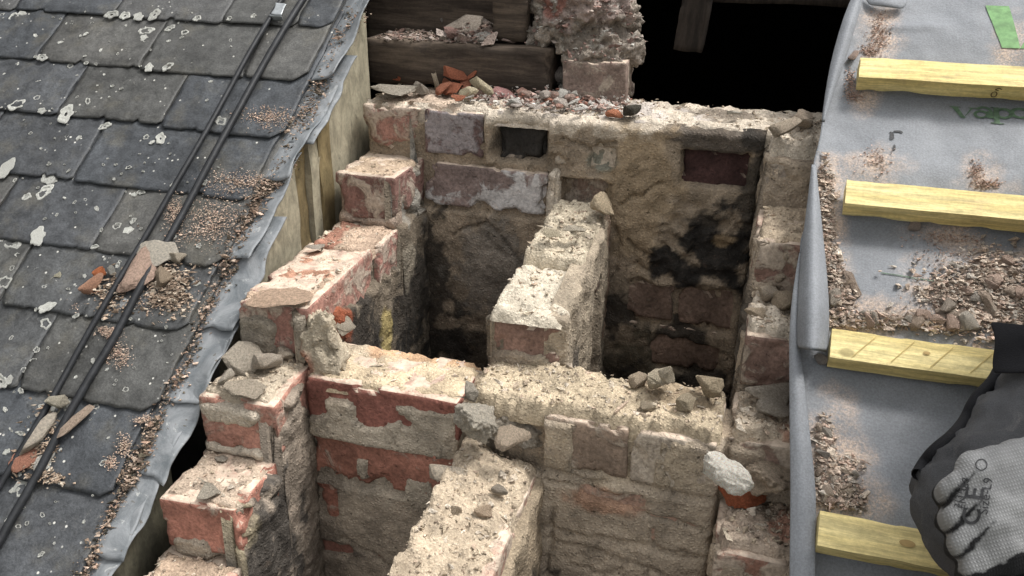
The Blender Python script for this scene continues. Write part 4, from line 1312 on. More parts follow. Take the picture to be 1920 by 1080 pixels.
def flap(rows, bulge, name, thick=0.0018, nlift=0.012, nc=12):
    """a folded tongue of membrane: rows of (left px, right px, py)"""
    V = []
    m = len(rows)
    for j, (l, r, py) in enumerate(rows):
        for i in range(nc + 1):
            t = i / nc
            lift = nlift + bulge[j] * math.sin(math.pi * min(1, max(0, t * 0.92 + 0.04)))
            x, s = roofpt(l + (r - l) * t, py + (r - l) * t * 0.12, lift)
            V.append(RP(x, s, lift))
    V = np.array(V)
    ii = (np.arange(m - 1)[:, None] * (nc + 1) + np.arange(nc)[None, :]).ravel()
    F = np.stack([ii, ii + nc + 1, ii + nc + 2, ii + 1], 1)
    B = V - thick * RN
    N = len(V)
    ring = list(range(nc + 1)) + [j * (nc + 1) + nc for j in range(1, m)] + [(m - 1) * (nc + 1) + i for i in range(nc - 1, -1, -1)] + [j * (nc + 1) for j in range(m - 2, 0, -1)]
    E = [(ring[k], ring[(k + 1) % len(ring)], ring[(k + 1) % len(ring)] + N, ring[k] + N) for k in range(len(ring))]
    o = link(name, mesh_np(name, np.concatenate([V, B]), np.concatenate([F, F[:, ::-1] + N, np.array(E)]), np.zeros((2 * N, 3))), MEMB)
    sb = o.modifiers.new('soft', 'SUBSURF'); sb.levels = 1; sb.render_levels = 1
    return mpart(o)
flap([(1522, 1530, 305), (1516, 1536, 360), (1508, 1542, 420), (1501, 1549, 480), (1497, 1554, 540), (1494, 1557, 600), (1494, 1552, 655)],
     [0.002, 0.006, 0.012, 0.018, 0.022, 0.026, 0.028], 'folded_flap', nlift=0.020)
flap([(1499, 1506, 470), (1490, 1502, 520), (1482, 1500, 580), (1479, 1500, 640), (1480, 1507, 700), (1480, 1516, 780), (1481, 1524, 850), (1482, 1532, 925), (1481, 1530, 990), (1480, 1528, 1090), (1479, 1530, 1200)],
     [0.0, 0.002, 0.004, 0.004, 0.005, 0.006, 0.007, 0.007, 0.006, 0.005, 0.005], 'folded_edge', nlift=0.017)
flap([(1612, 1625, -30), (1592, 1618, 0), (1572, 1600, 60), (1556, 1582, 120), (1546, 1560, 180), (1540, 1546, 230)], [.006, .008, .008, .007, .004, .002], 'folded_edge', nlift=0.018)
flap([(1622, 1702, -14), (1624, 1700, 2), (1632, 1690, 9)], [.004, .007, .003], 'folded_flap', nlift=0.006)

def glyph(name, polys, px, py, w, h, mat, slant=0.0):
    """flat printed lettering on the membrane from closed outlines in a unit box (x right, y up)"""
    x0, s0 = roofpt(px, py)
    bm = bmesh.new()
    for poly in polys:
        vs = []
        for a, b in poly:
            x = x0 + a * w; s = s0 + b * h + slant * a
            n = mem_n(np.array([x]), np.array([s]))[0] + 0.0012
            vs.append(bm.verts.new(RP(x, s, n)))
        f = bm.faces.new(vs)
    bmesh.ops.triangulate(bm, faces=list(bm.faces))
    bm.normal_update()
    for f in bm.faces:
        if f.normal.dot(Vector(RN)) < 0: f.normal_flip()
    me = bpy.data.meshes.new(name)
    bm.to_mesh(me); bm.free()
    o = link(name, me, mat, smooth=False)
    o.parent = msheet
    return o
def ringpoly(cx, cy, ro, ri, a0=0, a1=360, n=20, sx=1.0, wt=0.0):
    out = []
    for i in range(n):
        t0, t1 = math.radians(a0 + (a1 - a0) * i / n), math.radians(a0 + (a1 - a0) * (i + 1) / n)
        out.append([(cx + ro * sx * math.cos(t0), cy + ro * math.sin(t0)), (cx + ro * sx * math.cos(t1), cy + ro * math.sin(t1)),
                    (cx + ri * (sx - wt) * math.cos(t1), cy + ri * math.sin(t1)), (cx + ri * (sx - wt) * math.cos(t0), cy + ri * math.sin(t0))])
    return out
def strip(poly, n=6):
    """cut a quad (a,b,c,d) into slices so that print follows the sheet"""
    a, b, c, d = [np.array(q, float) for q in poly]
    return [[tuple(a + (b - a) * i / n), tuple(a + (b - a) * (i + 1) / n), tuple(d + (c - d) * (i + 1) / n), tuple(d + (c - d) * i / n)] for i in range(n)]
# big green V, its right arm runs out of the picture
glyph('printed_letter', strip([(0.0, 1.0), (0.20, 0.0), (0.44, 0.0), (0.32, 1.0)], 8) + strip([(0.44, 0.0), (0.80, 1.0), (1.10, 1.0), (0.60, 0.0)][::1], 8), 1849, 92, 0.098, 0.088, INK_G)
# "Vapo" below the top batten
def serif(x0, x1, y, t=0.07): return strip([(x0, y), (x1, y), (x1, y + t), (x0, y + t)], 2)
LV = strip([(0.05, 1.0), (0.42, 0.0), (0.58, 0.0), (0.28, 1.0)], 3) + strip([(0.50, 0.0), (0.56, 0.14), (0.86, 1.0), (0.78, 1.0)], 3) + serif(0.0, 0.40, 0.93) + serif(0.68, 0.98, 0.93)
LA = ringpoly(0.36, 0.24, 0.26, 0.15, 0, 360, 16, 1.05) + strip([(0.56, 0.02), (0.78, 0.02), (0.78, 0.46), (0.56, 0.46)], 2) + ringpoly(0.46, 0.46, 0.30, 0.18, 0, 160, 10, 1.0) + serif(0.56, 0.90, 0.0, .06)
LP = strip([(0.14, -0.36), (0.34, -0.36), (0.34, 0.68), (0.14, 0.68)], 4) + ringpoly(0.50, 0.34, 0.35, 0.20, -150, 150, 16, 0.95) + serif(0.02, 0.48, -0.40, .07) + serif(0.04, 0.34, 0.64, .06)
LO = ringpoly(0.42, 0.34, 0.36, 0.22, 0, 360, 20, 1.05, 0.1)
LV = [[(a, b * .68) for a, b in q] for q in LV]
for px, gl in ((1782, LV), (1823, LA), (1858, LP), (1893, LO)):
    glyph('printed_letter', gl, px, 214 + (px - 1782) * .02, 0.036, 0.030, INK_D)
# faint pen marks on the membrane
glyph('pen_mark', strip([(0, 0), (1, -0.6), (1, -0.3), (0, 0.3)], 8), 1652, 513, 0.066, 0.005, INK_D)
for mx, my, mw, mh in ((1668, 262, .006, .016), (1673, 284, .004, .012), (1675, 246, .012, .004), (1688, 248, .004, .003), (1668, 248, .003, .003)):
    glyph('ink_smudge', [[(0, .1), (.4, 0), (1, .2), (.9, .8), (.5, 1), (.1, .7)]], mx, my, mw, mh, INK_K)

def batten(px, py_b, label, seed, py_skew=0.0):
    """yellow batten nailed along the slope, its cut end near the chimney; px, py_b: foot of its left end"""
    x, s = roofpt(px, py_b, 0.004)
    L, W, H = 0.95, 0.038, 0.026
    P, F = rough_box(L, W, H, 0.0075, 0.0004, 0.0004, 0.0002, 0.003, .2, seed)
    P = P + V3(L / 2, W / 2, H / 2)
    P[:, 2] += 0.0004 * np.sin(P[:, 0] * 9 + seed)
    o = link('batten', mesh_np('batten', P, F), YTIM, None, 'edges')
    frame(o, np.array((1, 0, 0)) * math.cos(py_skew) + RU * math.sin(py_skew), RU * math.cos(py_skew) - np.array((1, 0, 0)) * math.sin(py_skew), RN, RP(x, s, 0.004))
    return tag(o, label, 'batten', 'yellow battens across the grey membrane')
bt1 = batten(1604, 168, 'topmost yellow batten, stamped with a small dark mark near the printed letters', 601)
bt2 = batten(1579, 402, 'second yellow batten from the top, its upper face grimy towards the right', 602, -0.004)
bt3 = batten(1550, 687, 'third yellow batten with diagonal saw marks, its right part behind the worker', 603, -0.006)
bt4 = batten(1526, 1035, 'lowest yellow batten with an oval knot, beside the gloved hand', 604, -0.006)
def ink(parent, name, segs, mat, w):
    """thin drawn strokes lying on a batten, in its own axes"""
    V, F = [], []
    for seg in segs:
        for p, q in zip(seg[:-1], seg[1:]):
            p, q = V3(*p), V3(*q)
            t = (q - p) / np.linalg.norm(q - p)
            nn = V3(0, 0, 1) if abs(p[2] - 0.0275) < 0.003 else V3(0, -1, 0)
            sd = np.cross(nn, t) * w / 2
            b = len(V)
            V += [p - sd, q - sd, q + sd, p + sd]
            F.append((b, b + 1, b + 2, b + 3))
    o = link(name, mesh_np(name, V, F), mat, None, smooth=False)
    o.parent = parent
    return o
def circ(cx, cz, rx, rz, n=12, y=-0.0006): return [(cx + rx * math.cos(6.2832 * i / n), y, cz + rz * math.sin(6.2832 * i / n)) for i in range(n + 1)]
ink(bt1, 'stamp_mark', [circ(0.178, 0.009, 0.0035, 0.005), [(0.185, -.0006, 0.019), (0.181, -.0006, 0.0215), (0.177, -.0006, 0.018), (0.182, -.0006, 0.0165)]], INK_B, 0.0013)
tops = 0.0275
ink(bt3, 'saw_mark', [[(0.025 + i * 0.042, 0.004, tops), (0.050 + i * 0.042, 0.035, tops)] for i in range(9)], mat_plain('saw_groove', (0.46, .35, .14), .9), 0.0010)
def knot(parent, x, y, rx, ry, z=0.0272):
    P = [(x + rx * math.cos(6.2832 * i / 14), y + ry * math.sin(6.2832 * i / 14), z) for i in range(14)] + [(x, y, z + .0004)]
    o = link('knot', mesh_np('knot', P, [(i, (i + 1) % 14, 14) for i in range(14)]), mat_plain('knot_wood', (0.40, .28, .12), .8), None)
    o.parent = parent
knot(bt4, 0.088, 0.020, 0.008, 0.0038)
knot(bt3, 0.105, 0.022, 0.004, 0.0022)

# ------------------------------------------------------------------ loose stones, shards and crumbs
CH = [rock_mesh('stone', (1, 0.8, 0.6), 700 + i, 0.10, 2, 12) for i in range(9)]
FL = [rock_mesh('shard', (1, 0.75, 0.26), 720 + i, 0.09, 2, 11) for i in range(8)]
SLV = [rock_mesh('sliver', (1, 0.32, 0.22), 740 + i, 0.08, 2, 10) for i in range(5)]
BIG = [rock_mesh('stone', (1, 0.8, 0.6), 760 + i, 0.20, 9, 14) for i in range(5)]
SMO = [rock_mesh('stone', (1, 0.62, 0.55), 780, 0.12, 5, 40)]
for me in CH + FL + SLV + BIG + SMO:
    me.materials.append(STONE)
    me.polygons.foreach_set('use_smooth', [True] * len(me.polygons))
    if me not in SMO: me.set_sharp_from_angle(angle=0.42)
rk = random.Random(4)
def stone(name, pos, size, col, label, cat, src=CH, rot=None, group=None, up=(0, 0, 1), sink=0.25, k=None, squash=1.0):
    me = src[k % len(src)] if k is not None else rk.choice(src)
    o = bpy.data.objects.new(name, me)
    COL.objects.link(o)
    z = {id(CH): 0.6, id(BIG): 0.6, id(SMO): 0.6, id(FL): 0.26, id(SLV): 0.22}[id(src)] * size * squash
    n = Vector(up)
    o.location = Vector(pos) + n * (z * (0.5 - sink * 0.5))
    if rot is None: rot = (rk.uniform(-.25, .25), rk.uniform(-.25, .25), rk.uniform(0, 6.28))
    q = n.to_track_quat('Z', 'Y').to_matrix().to_4x4() if tuple(up) != (0, 0, 1) else Matrix()
    e = Matrix.Rotation(rot[2], 4, 'Z') @ Matrix.Rotation(rot[0], 4, 'X') @ Matrix.Rotation(rot[1], 4, 'Y')
    o.rotation_euler = (q @ e).to_euler()
    o.scale = (size, size, size * squash)
    kk = rk.uniform(1.08, 1.3)
    o.color = (col[0] * kk, col[1] * kk, col[2] * kk, 1)
    return tag(o, label, cat, group)
def onroof(px, py, n, c): 
    x, s = roofpt(px, py, n, c)
    return RP(x, s, n, c)
SN = 0.017
# slates: the heap by the cables
stone('mortar_slab', onroof(262, 520, SN, CS), 0.074, (0.52, .37, .29), 'large pale pink mortar slab lying under the cables on the slates', 'mortar slab', FL, (0.1, -.1, 1.0), up=RN, k=1, squash=1.3)
stone('mortar_slab', onroof(300, 478, SN + .004, CS), 0.062, (0.55, .50, .42), 'thin white mortar flake at the top edge of the heap on the slates', 'mortar slab', FL, (0.1, .1, -.1), up=RN, k=2)
stone('brick_shard', onroof(185, 540, SN, CS), 0.042, (0.48, .27, .18), 'pinkish brick shard at the left foot of the heap on the slates', 'brick shard', FL, (0.5, .1, 1.2), up=RN, k=3, squash=1.6)
stone('brick_shard', onroof(188, 512, SN + .004, CS), 0.021, (0.52, .17, .07), 'bright orange brick crumb above the pink shard on the slates', 'brick shard', CH, up=RN)
stone('mortar_lump', onroof(310, 525, SN, CS), 0.034, (0.36, .28, .2), 'brown crumbly mortar lump at the right of the heap on the slates', 'mortar lump', CH, up=RN)
stone('mortar_lump', onroof(335, 488, SN, CS), 0.026, (0.42, .36, .28), 'small grey mortar lump at the upper right of the heap on the slates', 'mortar lump', CH, up=RN)
stone('mortar_lump', onroof(212, 510, SN, CS), 0.018, (0.30, .29, .26), 'little grey lump between the orange crumb and the first cable', 'mortar lump', CH, up=RN)
stone('mortar_flake', onroof(108, 518, SN, CS), 0.016, (0.46, .43, .32), 'small cream flake lying alone left of the heap on the slates', 'mortar flake', FL, (0, 0, 1.6), up=RN)
stone('mortar_flake', onroof(230, 568, SN, CS), 0.026, (0.44, .45, .45), 'pale grey flake below the large slab between the cables', 'mortar flake', FL, (0, 0, .2), up=RN)
# lower heap between the cables
stone('brick_shard', onroof(75, 822, SN, CS), 0.075, (0.50, .44, .36), 'long mortar crusted brick sliver between the cables at lower left', 'brick shard', SLV, (0.2, .1, 1.05), up=RN, k=1, squash=1.4)
stone('brick_shard', onroof(50, 860, SN, CS), 0.045, (0.46, .22, .15), 'pink brick piece at the bottom of the lower heap beside the cable', 'brick shard', FL, (.2, .1, 1.1), up=RN, k=2)
stone('mortar_lump', onroof(115, 770, SN, CS), 0.036, (0.42, .38, .30), 'grey mortar lump at the top of the lower heap between cables', 'mortar lump', CH, up=RN)
stone('timber_splinter', onroof(142, 790, SN + .004, CS), 0.060, (0.40, .31, .24), 'pointed pinkish splinter right of the second cable at lower left', 'splinter', SLV, (.1, .1, 1.1), up=RN, k=3, squash=.8)
stone('mortar_flake', onroof(85, 868, SN, CS), 0.034, (0.52, .50, .45), 'white flake crossing under the second cable at the lower heap', 'mortar flake', FL, (0, 0, 1.0), up=RN)
grit('mortar_crumbs', np.concatenate([roof_pts([(325, 530, 40, 36, 2), (300, 500, 60, 24, 1), (210, 535, 30, 30, .6), (250, 560, 60, 20, .5)], 900, SN, .003, seed=15), roof_pts([(95, 800, 30, 60, 1), (60, 850, 30, 30, .6), (100, 880, 40, 14, .5)], 380, SN, .003, seed=16)]),
     np.concatenate([nrg.uniform(.0012, .0042, 900), nrg.uniform(.001, .0038, 380)]), [(0.42, .32, .24), (0.5, .42, .33), (0.3, .22, .16), (0.2, .15, .11)], 'crumbly mortar bits around the two heaps lying on the slates', 'mortar crumbs', seed=15)

# left steps
def at(px, py, z): return onZ(px, py, z)
stone('mortar_lump', at(458, 690, zt(3) + .010), 0.058, (0.47, .41, .33), 'left grey mortar lump of the two sitting behind the third brick step', 'mortar lump', CH, (0.2, -.2, .3), k=2, sink=.1)
stone('mortar_lump', at(503, 692, zt(3) + .010), 0.046, (0.49, .42, .34), 'right grey mortar lump of the two sitting behind the third brick step', 'mortar lump', CH, (-.2, .2, 1.2), k=3, sink=.1)
stone('mortar_lump', at(534, 672, zt(3) + .012), 0.030, (0.44, .37, .29), 'narrow mortar lump wedged right of the two step lumps', 'mortar lump', CH, k=4, sink=.1)
stone('mortar_lump', at(425, 715, zt(3) + .008), 0.026, (0.50, .44, .36), 'small pale lump below the two grey lumps at the step edge', 'mortar lump', CH, k=5)
stone('mortar_slab', at(460, 735, zt(3) + .008), 0.055, (0.53, .45, .35), 'rough cream mortar crust on top of the third brick step', 'mortar slab', FL, (.1, .05, .4), k=4)
stone('mortar_slab', at(385, 922, zt(4) + .004), 0.042, (0.52, .46, .37), 'small pitted mortar crust on the fourth brick step front edge', 'mortar slab', FL, (0, 0, .1), k=5)
stone('mortar_flake', at(415, 862, zt(4) + .003), 0.018, (0.50, .44, .36), 'little cream flake at the back of the fourth brick step', 'mortar flake', FL, (0, 0, .3))
stone('mortar_flake', at(648, 612, zt(3) + .02), 0.036, (0.49, .43, .34), 'upright cream flake leaning at the corner of the left flue', 'mortar flake', FL, (1.1, .2, 1.2), k=6)
stone('mortar_slab', at(525, 562, zt(2) + .002), 0.09, (0.50, .36, .26), 'long flat pink mortar slab on the second brick step', 'mortar slab', FL, (0.02, 0.02, .5), k=7, squash=.6)
stone('mortar_flake', at(590, 466, zt(2) + .006), 0.028, (0.55, .48, .40), 'thin white flake across the joint on the upper brick step', 'mortar flake', FL, (0, 0, .2), k=1)

# cross wall and withes
stone('mortar_lump', onY(893, 790, -0.492), 0.064, (0.50, .45, .37), 'hollow grey mortar lump standing in the broken gap of the cross wall', 'mortar lump', BIG, (.4, .9, .2), k=2, squash=1.25, sink=1)
stone('mortar_lump', onY(872, 740, -0.475), 0.034, (0.44, .39, .32), 'small grey lump on the corner above the hollow mortar lump', 'mortar lump', CH, k=7, sink=1)
stone('brick_shard', onY(962, 822, -0.50), 0.046, (0.56, .45, .34), 'flat pink shard leaning below the grey block of the cross wall', 'brick shard', FL, (.9, .1, .2), k=0, sink=1)
stone('mortar_lump', at(905, 835, -0.325), 0.028, (0.54, .47, .37), 'cream lump just under the hollow grey mortar lump', 'mortar lump', CH, k=8)
stone('mortar_block', V3(0.402, -0.420, -0.345), 0.125, (0.40, .35, .285), 'grey mortar block filling the middle of the cross wall', 'mortar block', BIG, (0, 0, .1), k=1, sink=0, squash=1.12)
stone('mortar_lump', at(842, 905, -0.325), 0.052, (0.55, .47, .37), 'flat white stone lying on the slope of the lower partition', 'mortar lump', FL, (.1, .1, .3), k=3, squash=1.5)
stone('mortar_lump', at(905, 965, -0.335), 0.024, (0.50, .38, .27), 'pinkish pebble in the middle of the lower partition top', 'mortar lump', CH, k=0)
stone('mortar_lump', at(855, 960, -0.33), 0.020, (0.45, .36, .26), 'small brown pebble left of the pinkish one on the lower partition', 'mortar lump', CH, k=2)
stone('mortar_lump', at(940, 925, -0.33), 0.022, (0.42, .36, .29), 'small grey pebble near the right edge of the lower partition', 'mortar lump', CH, k=3)
stone('mortar_lump', at(1235, 725, -0.235), 0.040, (0.56, .48, .36), 'knobbly cream lump standing up on the back edge of the cross wall', 'mortar lump', CH, (.5, .2, .4), k=4, squash=1.3)
stone('mortar_lump', at(1250, 712, -0.215), 0.030, (0.58, .50, .38), 'small cream nub perched on the knobbly lump of the cross wall', 'mortar lump', CH, (.3, .9, 1.4), k=5)
stone('mortar_lump', at(1195, 720, -0.24), 0.030, (0.46, .37, .27), 'brown pitted lump left of the knobbly cream one', 'mortar lump', CH, k=6)
stone('mortar_lump', at(1320, 748, -0.24), 0.048, (0.48, .39, .27), 'rounded tan lump at the right end of the cross wall', 'mortar lump', CH, k=7)
stone('mortar_lump', at(1285, 765, -0.24), 0.034, (0.46, .38, .27), 'tan lump left of the rounded one at the cross wall end', 'mortar lump', CH, k=8)
stone('mortar_lump', at(1212, 768, -0.245), 0.022, (0.45, .37, .27), 'small tan pebble in the middle of the right cross wall top', 'mortar lump', CH, k=1)
stone('flint_stone', at(1130, 392, -0.125), 0.060, (0.56, .45, .31), 'smooth pale stone standing at the back end of the upper partition', 'stone', FL, (.9, .5, .6), k=2, squash=1.7)
stone('mortar_flake', at(1035, 440, -0.13), 0.03, (0.50, .43, .31), 'angular grey flake at the left rim of the upper partition', 'mortar flake', FL, (.3, .2, .8), k=6)
stone('mortar_flake', at(1078, 432, -0.128), 0.034, (0.48, .42, .33), 'oval grey flake on the rubble of the upper partition', 'mortar flake', FL, (0, 0, .1), k=7)

# back wall top: the heap of shards
HB = 0.012
stone('mortar_slab', at(735, 177, HB), 0.075, (0.36, .32, .26), 'long grey mortar slab at the left end of the back wall top', 'mortar slab', FL, (.05, .05, .05), k=1)
stone('mortar_lump', at(790, 172, HB), 0.035, (0.38, .33, .27), 'grey crumbly lump beside the long slab on the back wall', 'mortar lump', CH, k=2)
stone('brick_shard', at(862, 155, HB + .012), 0.060, (0.38, .135, .075), 'largest orange brick shard leaning in the heap on the back wall', 'brick shard', FL, (.5, .4, .6), k=3, squash=1.2)
stone('brick_shard', at(845, 172, HB), 0.044, (0.38, .135, .075), 'orange brick shard under the leaning one in the heap', 'brick shard', FL, (.4, -.4, .2), k=4, squash=1.2)
stone('brick_shard', at(880, 142, HB + .022), 0.036, (0.38, .135, .075), 'upper orange brick shard pointing right against the dark beam', 'brick shard', FL, (.3, -.5, .3), k=5, squash=1.2)
stone('timber_splinter', at(818, 160, HB + .008), 0.046, (0.42, .35, .26), 'upright pale wood splinter left of the orange shards', 'splinter', SLV, (.1, 1.35, 0.2), k=2)
stone('mortar_lump', at(878, 186, HB), 0.034, (0.60, .52, .36), 'yellowish cube of mortar in front of the orange shards', 'mortar lump', CH, (0, 0, .2), k=1, squash=1.2)
stone('mortar_lump', at(903, 170, HB + .010), 0.052, (0.60, .52, .36), 'yellowish mortar stick lying slanted over the cube', 'mortar lump', SLV, (0, .5, -.5), k=1, squash=2.0)
stone('brick_shard', at(942, 180, HB), 0.046, (0.50, .27, .25), 'pink brick shard right of the yellowish stick', 'brick shard', FL, (.3, .2, .5), k=6, squash=1.3)
stone('timber_splinter', at(948, 140, HB + .022), 0.044, (0.34, .26, .23), 'dark curled splinter above the pink shard on the back wall', 'splinter', SLV, (.2, -.5, -.3), k=3)
stone('timber_splinter', at(962, 148, HB + .014), 0.046, (0.36, .25, .22), 'purplish splinter pointing down right above the pink shard', 'splinter', SLV, (.2, .6, -.7), k=4)
stone('mortar_lump', at(932, 150, HB + .010), 0.030, (0.54, .48, .40), 'white lump under the curled splinter on the back wall', 'mortar lump', CH, k=5)
stone('mortar_lump', at(1055, 155, HB + .008), 0.050, (0.58, .52, .47), 'white arched plaster lump in front of the haunch brick', 'mortar lump', CH, (.3, .5, .4), k=6)
stone('mortar_lump', at(1090, 160, HB), 0.036, (0.46, .42, .38), 'grey plaster lump right of the white arched one', 'mortar lump', CH, k=7)
stone('brick_shard', at(1115, 172, HB + .006), 0.036, (0.46, .16, .09), 'red brick flake leaning against the haunch brick', 'brick shard', FL, (.8, .2, .4), k=7, squash=1.2)
stone('brick_shard', at(1152, 217, HB - .002), 0.030, (0.50, .20, .11), 'orange brick flake on the front edge below the haunch brick', 'brick shard', FL, (.3, .2, -.6), k=0, squash=1.2)
stone('brick_shard', at(1030, 190, HB), 0.026, (0.46, .22, .15), 'small pinkish brick crumb amid the white plaster bits', 'brick shard', FL, (.2, .2, .9), k=2, squash=1.3)
stone('mortar_lump', at(1185, 215, HB), 0.036, (0.10, .09, .07), 'dark sooty clump at the edge where the opening begins', 'mortar lump', CH, k=3)
stone('mortar_flake', at(1375, 214, HB + .004), 0.028, (0.58, .54, .46), 'white flake on the rear edge of the back wall', 'mortar flake', SLV, (0, 0, 0), k=2)
stone('mortar_lump', at(1480, 250, 0.03), 0.050, (0.47, .39, .30), 'layered tan lump at the top right corner of the stack', 'mortar lump', FL, (.1, -.3, .6), k=3, squash=1.6)
stone('mortar_lump', at(1505, 235, 0.03), 0.042, (0.48, .39, .30), 'tan lump touching the membrane at the top right corner', 'mortar lump', CH, k=4)
for i in range(13):
    stone('brick_shard', at(rk.uniform(828, 905), rk.uniform(140, 186), HB + rk.uniform(0, .012)), rk.uniform(.020, .036), rk.choice([(0.36, .135, .075), (0.32, .12, .075), (0.40, .16, .095)]), 'small orange brick shard in the heap on the back wall', 'brick shard', FL, (rk.uniform(-.6, .6), rk.uniform(-.6, .6), rk.uniform(0, 6)), group='orange shards heaped on the back wall')
for i in range(44):
    stone('plaster_bit', at(rk.uniform(960, 1150), rk.uniform(150, 205), HB + rk.uniform(0, .006)), rk.uniform(.010, .028), rk.choice([WHITE, (0.66, .62, .57), (0.5, .3, .24), (0.55, .48, .42), (0.5, .36, .3), (0.56, .5, .45)]), 'small whitish plaster bit in the rubble before the haunch brick', 'plaster bit', CH if i % 2 else FL, group='plaster bits along the back wall top')
stone('brick_shard', at(567, 665, zt(3) + .01), 0.075, (0.27, .15, .10), 'thin brown brick sliver standing upright at the corner of the third step', 'brick shard', SLV, (0, 1.45, .3), k=2, squash=1.3)
stone('mortar_flake', at(600, 640, zt(3) + .015), 0.045, (0.46, .40, .31), 'broken mortar flake leaning on the corner fillet above the cross wall', 'mortar flake', FL, (1.0, .4, .3), k=1)
# heap on the beam and the haunch
HM = 0.090
stone('mortar_slab', at(870, 55, HM + .012), 0.075, (0.34, .29, .24), 'flat grey mortar slab leaning on the heap over the beam', 'mortar slab', FL, (.4, -.4, .4), k=4)
stone('mortar_slab', at(895, 42, HM + .02), 0.060, (0.30, .25, .21), 'upper brown slab left of the post', 'mortar slab', FL, (.2, .1, .1), k=5)
stone('mortar_lump', at(908, 38, HM + .014), 0.036, (0.58, .55, .50), 'white lump touching the left side of the post', 'mortar lump', CH, k=0)
stone('mortar_lump', at(912, 75, HM + .002), 0.046, (0.60, .56, .50), 'white flat lump at the foot of the post', 'mortar lump', FL, (.3, .1, .3), k=6, squash=1.4)
stone('mortar_lump', at(950, 76, HM + .002), 0.042, (0.36, .27, .23), 'brownish lump right of the white one below the post', 'mortar lump', FL, (.3, .1, -.3), k=7, squash=1.4)
stone('brick_shard', at(855, 68, HM + .004), 0.050, (0.40, .25, .21), 'pinkish slab end on top of the dark beam', 'brick shard', FL, (.3, .3, .8), k=0, squash=1.3)
stone('timber_splinter', at(829, 44, HM + .012), 0.030, (0.30, .27, .24), 'short grey peg upright on the heap over the beam', 'splinter', SLV, (.1, 1.4, 0), k=1, squash=1.4)
stone('brick_shard', at(745, 152, HB + .002), 0.026, (0.34, .10, .05), 'red brick crumb against the left foot of the dark beam', 'brick shard', CH, k=1)
def crust():
    c = [((.305, .180, .150), .050), ((.350, .185, .158), .052), ((.390, .185, .140), .040), ((.330, .170, .110), .044), ((.280, .165, .105), .030),
         ((.350, .165, .092), .034), ((.385, .165, .092), .038), ((.412, .168, .086), .028), ((.365, .140, .078), .022), ((.398, .138, .076), .020), ((.342, .138, .076), .016)]
    me = fused('mortar_crust', [[(V3(*p), r), (V3(*p) + V3(.012, .012, -.004), r * .9)] for p, r in c], 0.0030, 8)
    V = verts_of(me); N = normals_of(me)
    rg = 0.35 - np.abs(fbm(V, 26, 3, 903))
    V = V + N * (rg * .016 + fbm(V, 34, 4, 901) * 0.011 + fbm(V, 85, 3, 904) * .006 + fbm(V, 170, 2, 902) * .003)[:, None]
    me.vertices.foreach_set('co', V.astype(np.float32).ravel()); me.update()
    T = blend(V, (0.28, .24, .20), [((.33, .15, .17), (.10, .1, .05), (0.31, .24, .21), .8, .9), ((.30, .15, .16), (.02, .1, .02), (0.30, .13, .10), .9, .8), ((.38, .12, .10), (.05, .1, .03), (0.28, .235, .19), .6, .8)])
    T = lerp(T, np.array([[.52, .48, .42]]), sstep(.35, .55, fbm(V, 60, 3, 905))[:, None] * .8)
    set_tint(me, T)
    o = tag(link('mortar_crust', me, MORTAR), 'big pinkish crust of mortar rubble heaped on the haunch brick beside the post', 'mortar crust')
    N = normals_of(me)
    ok = np.where((N[:, 2] > .1) & (V[:, 1] < .20))[0]
    pick = np.random.default_rng(9).choice(ok, 520)
    g = grit('rubble_crumbs', V[pick] + N[pick] * .001, np.random.default_rng(8).gamma(1.6, .0012, 520) + .0008, [WHITE, (0.4, .26, .22), (0.45, .38, .33), (0.3, .2, .17)], seed=36)
    g.parent = o
crust()
# right wall
stone('white_stone', onY(1364, 889, -0.575), 0.060, (0.92, .86, .75), 'smooth white stone resting on red brick on the right wall', 'stone', SMO, (.1, .15, -.3), k=0, squash=1.0, sink=1)
stone('mortar_lump', at(1405, 985, zt(5) + .045), 0.090, (0.50, .38, .29), 'long pinkish mortar sausage lying down the right wall', 'mortar lump', SLV, (.2, .2, -.35), k=0, squash=1.6)
stone('mortar_lump', at(1440, 748, zt(3) + .018), 0.062, (0.40, .345, .28), 'flat grey stone on the dark crumbs of the right wall', 'mortar lump', FL, (.2, .1, .1), k=1, squash=1.4)
stone('mortar_lump', at(1455, 775, zt(3) + .012), 0.052, (0.38, .33, .27), 'grey slab under the flat stone on the right wall', 'mortar lump', FL, (.2, .1, .2), k=2, squash=1.4)
stone('mortar_lump', at(1440, 562, zt(2) + .016), 0.038, (0.48, .40, .31), 'grey angular lump on the middle step of the right wall', 'mortar lump', CH, (.2, .5, .5), k=4)
stone('mortar_lump', at(1415, 595, zt(2) + .010), 0.026, (0.50, .40, .29), 'small cream pebble below the angular lump on the right wall', 'mortar lump', CH, k=5)
stone('mortar_lump', at(1470, 575, zt(2) + .012), 0.044, (0.50, .40, .29), 'tan lump beside the membrane fold on the right wall', 'mortar lump', CH, k=6)
stone('mortar_lump', at(1412, 682, zt(3) + .022), 0.028, (0.45, .36, .27), 'pink lump leaning on the brown brick of the right wall', 'mortar lump', CH, k=7)
stone('brick_shard', at(1450, 855, zt(4) + .040), 0.070, (0.46, .31, .23), 'broad pink brick piece right of the white stone', 'brick shard', FL, (.2, .1, .2), k=3, squash=1.6)
stone('brick_shard', at(1392, 930, zt(4) + .016), 0.062, (0.48, .15, .07), 'broken orange brick under the white stone', 'brick shard', CH, (.1, .1, .2), k=2)
stone('mortar_lump', at(1450, 920, zt(4) + .03), 0.080, (0.50, .40, .30), 'large cream lump against the membrane right of the orange brick', 'mortar lump', BIG, (.2, .1, .5), k=0, squash=1.0)
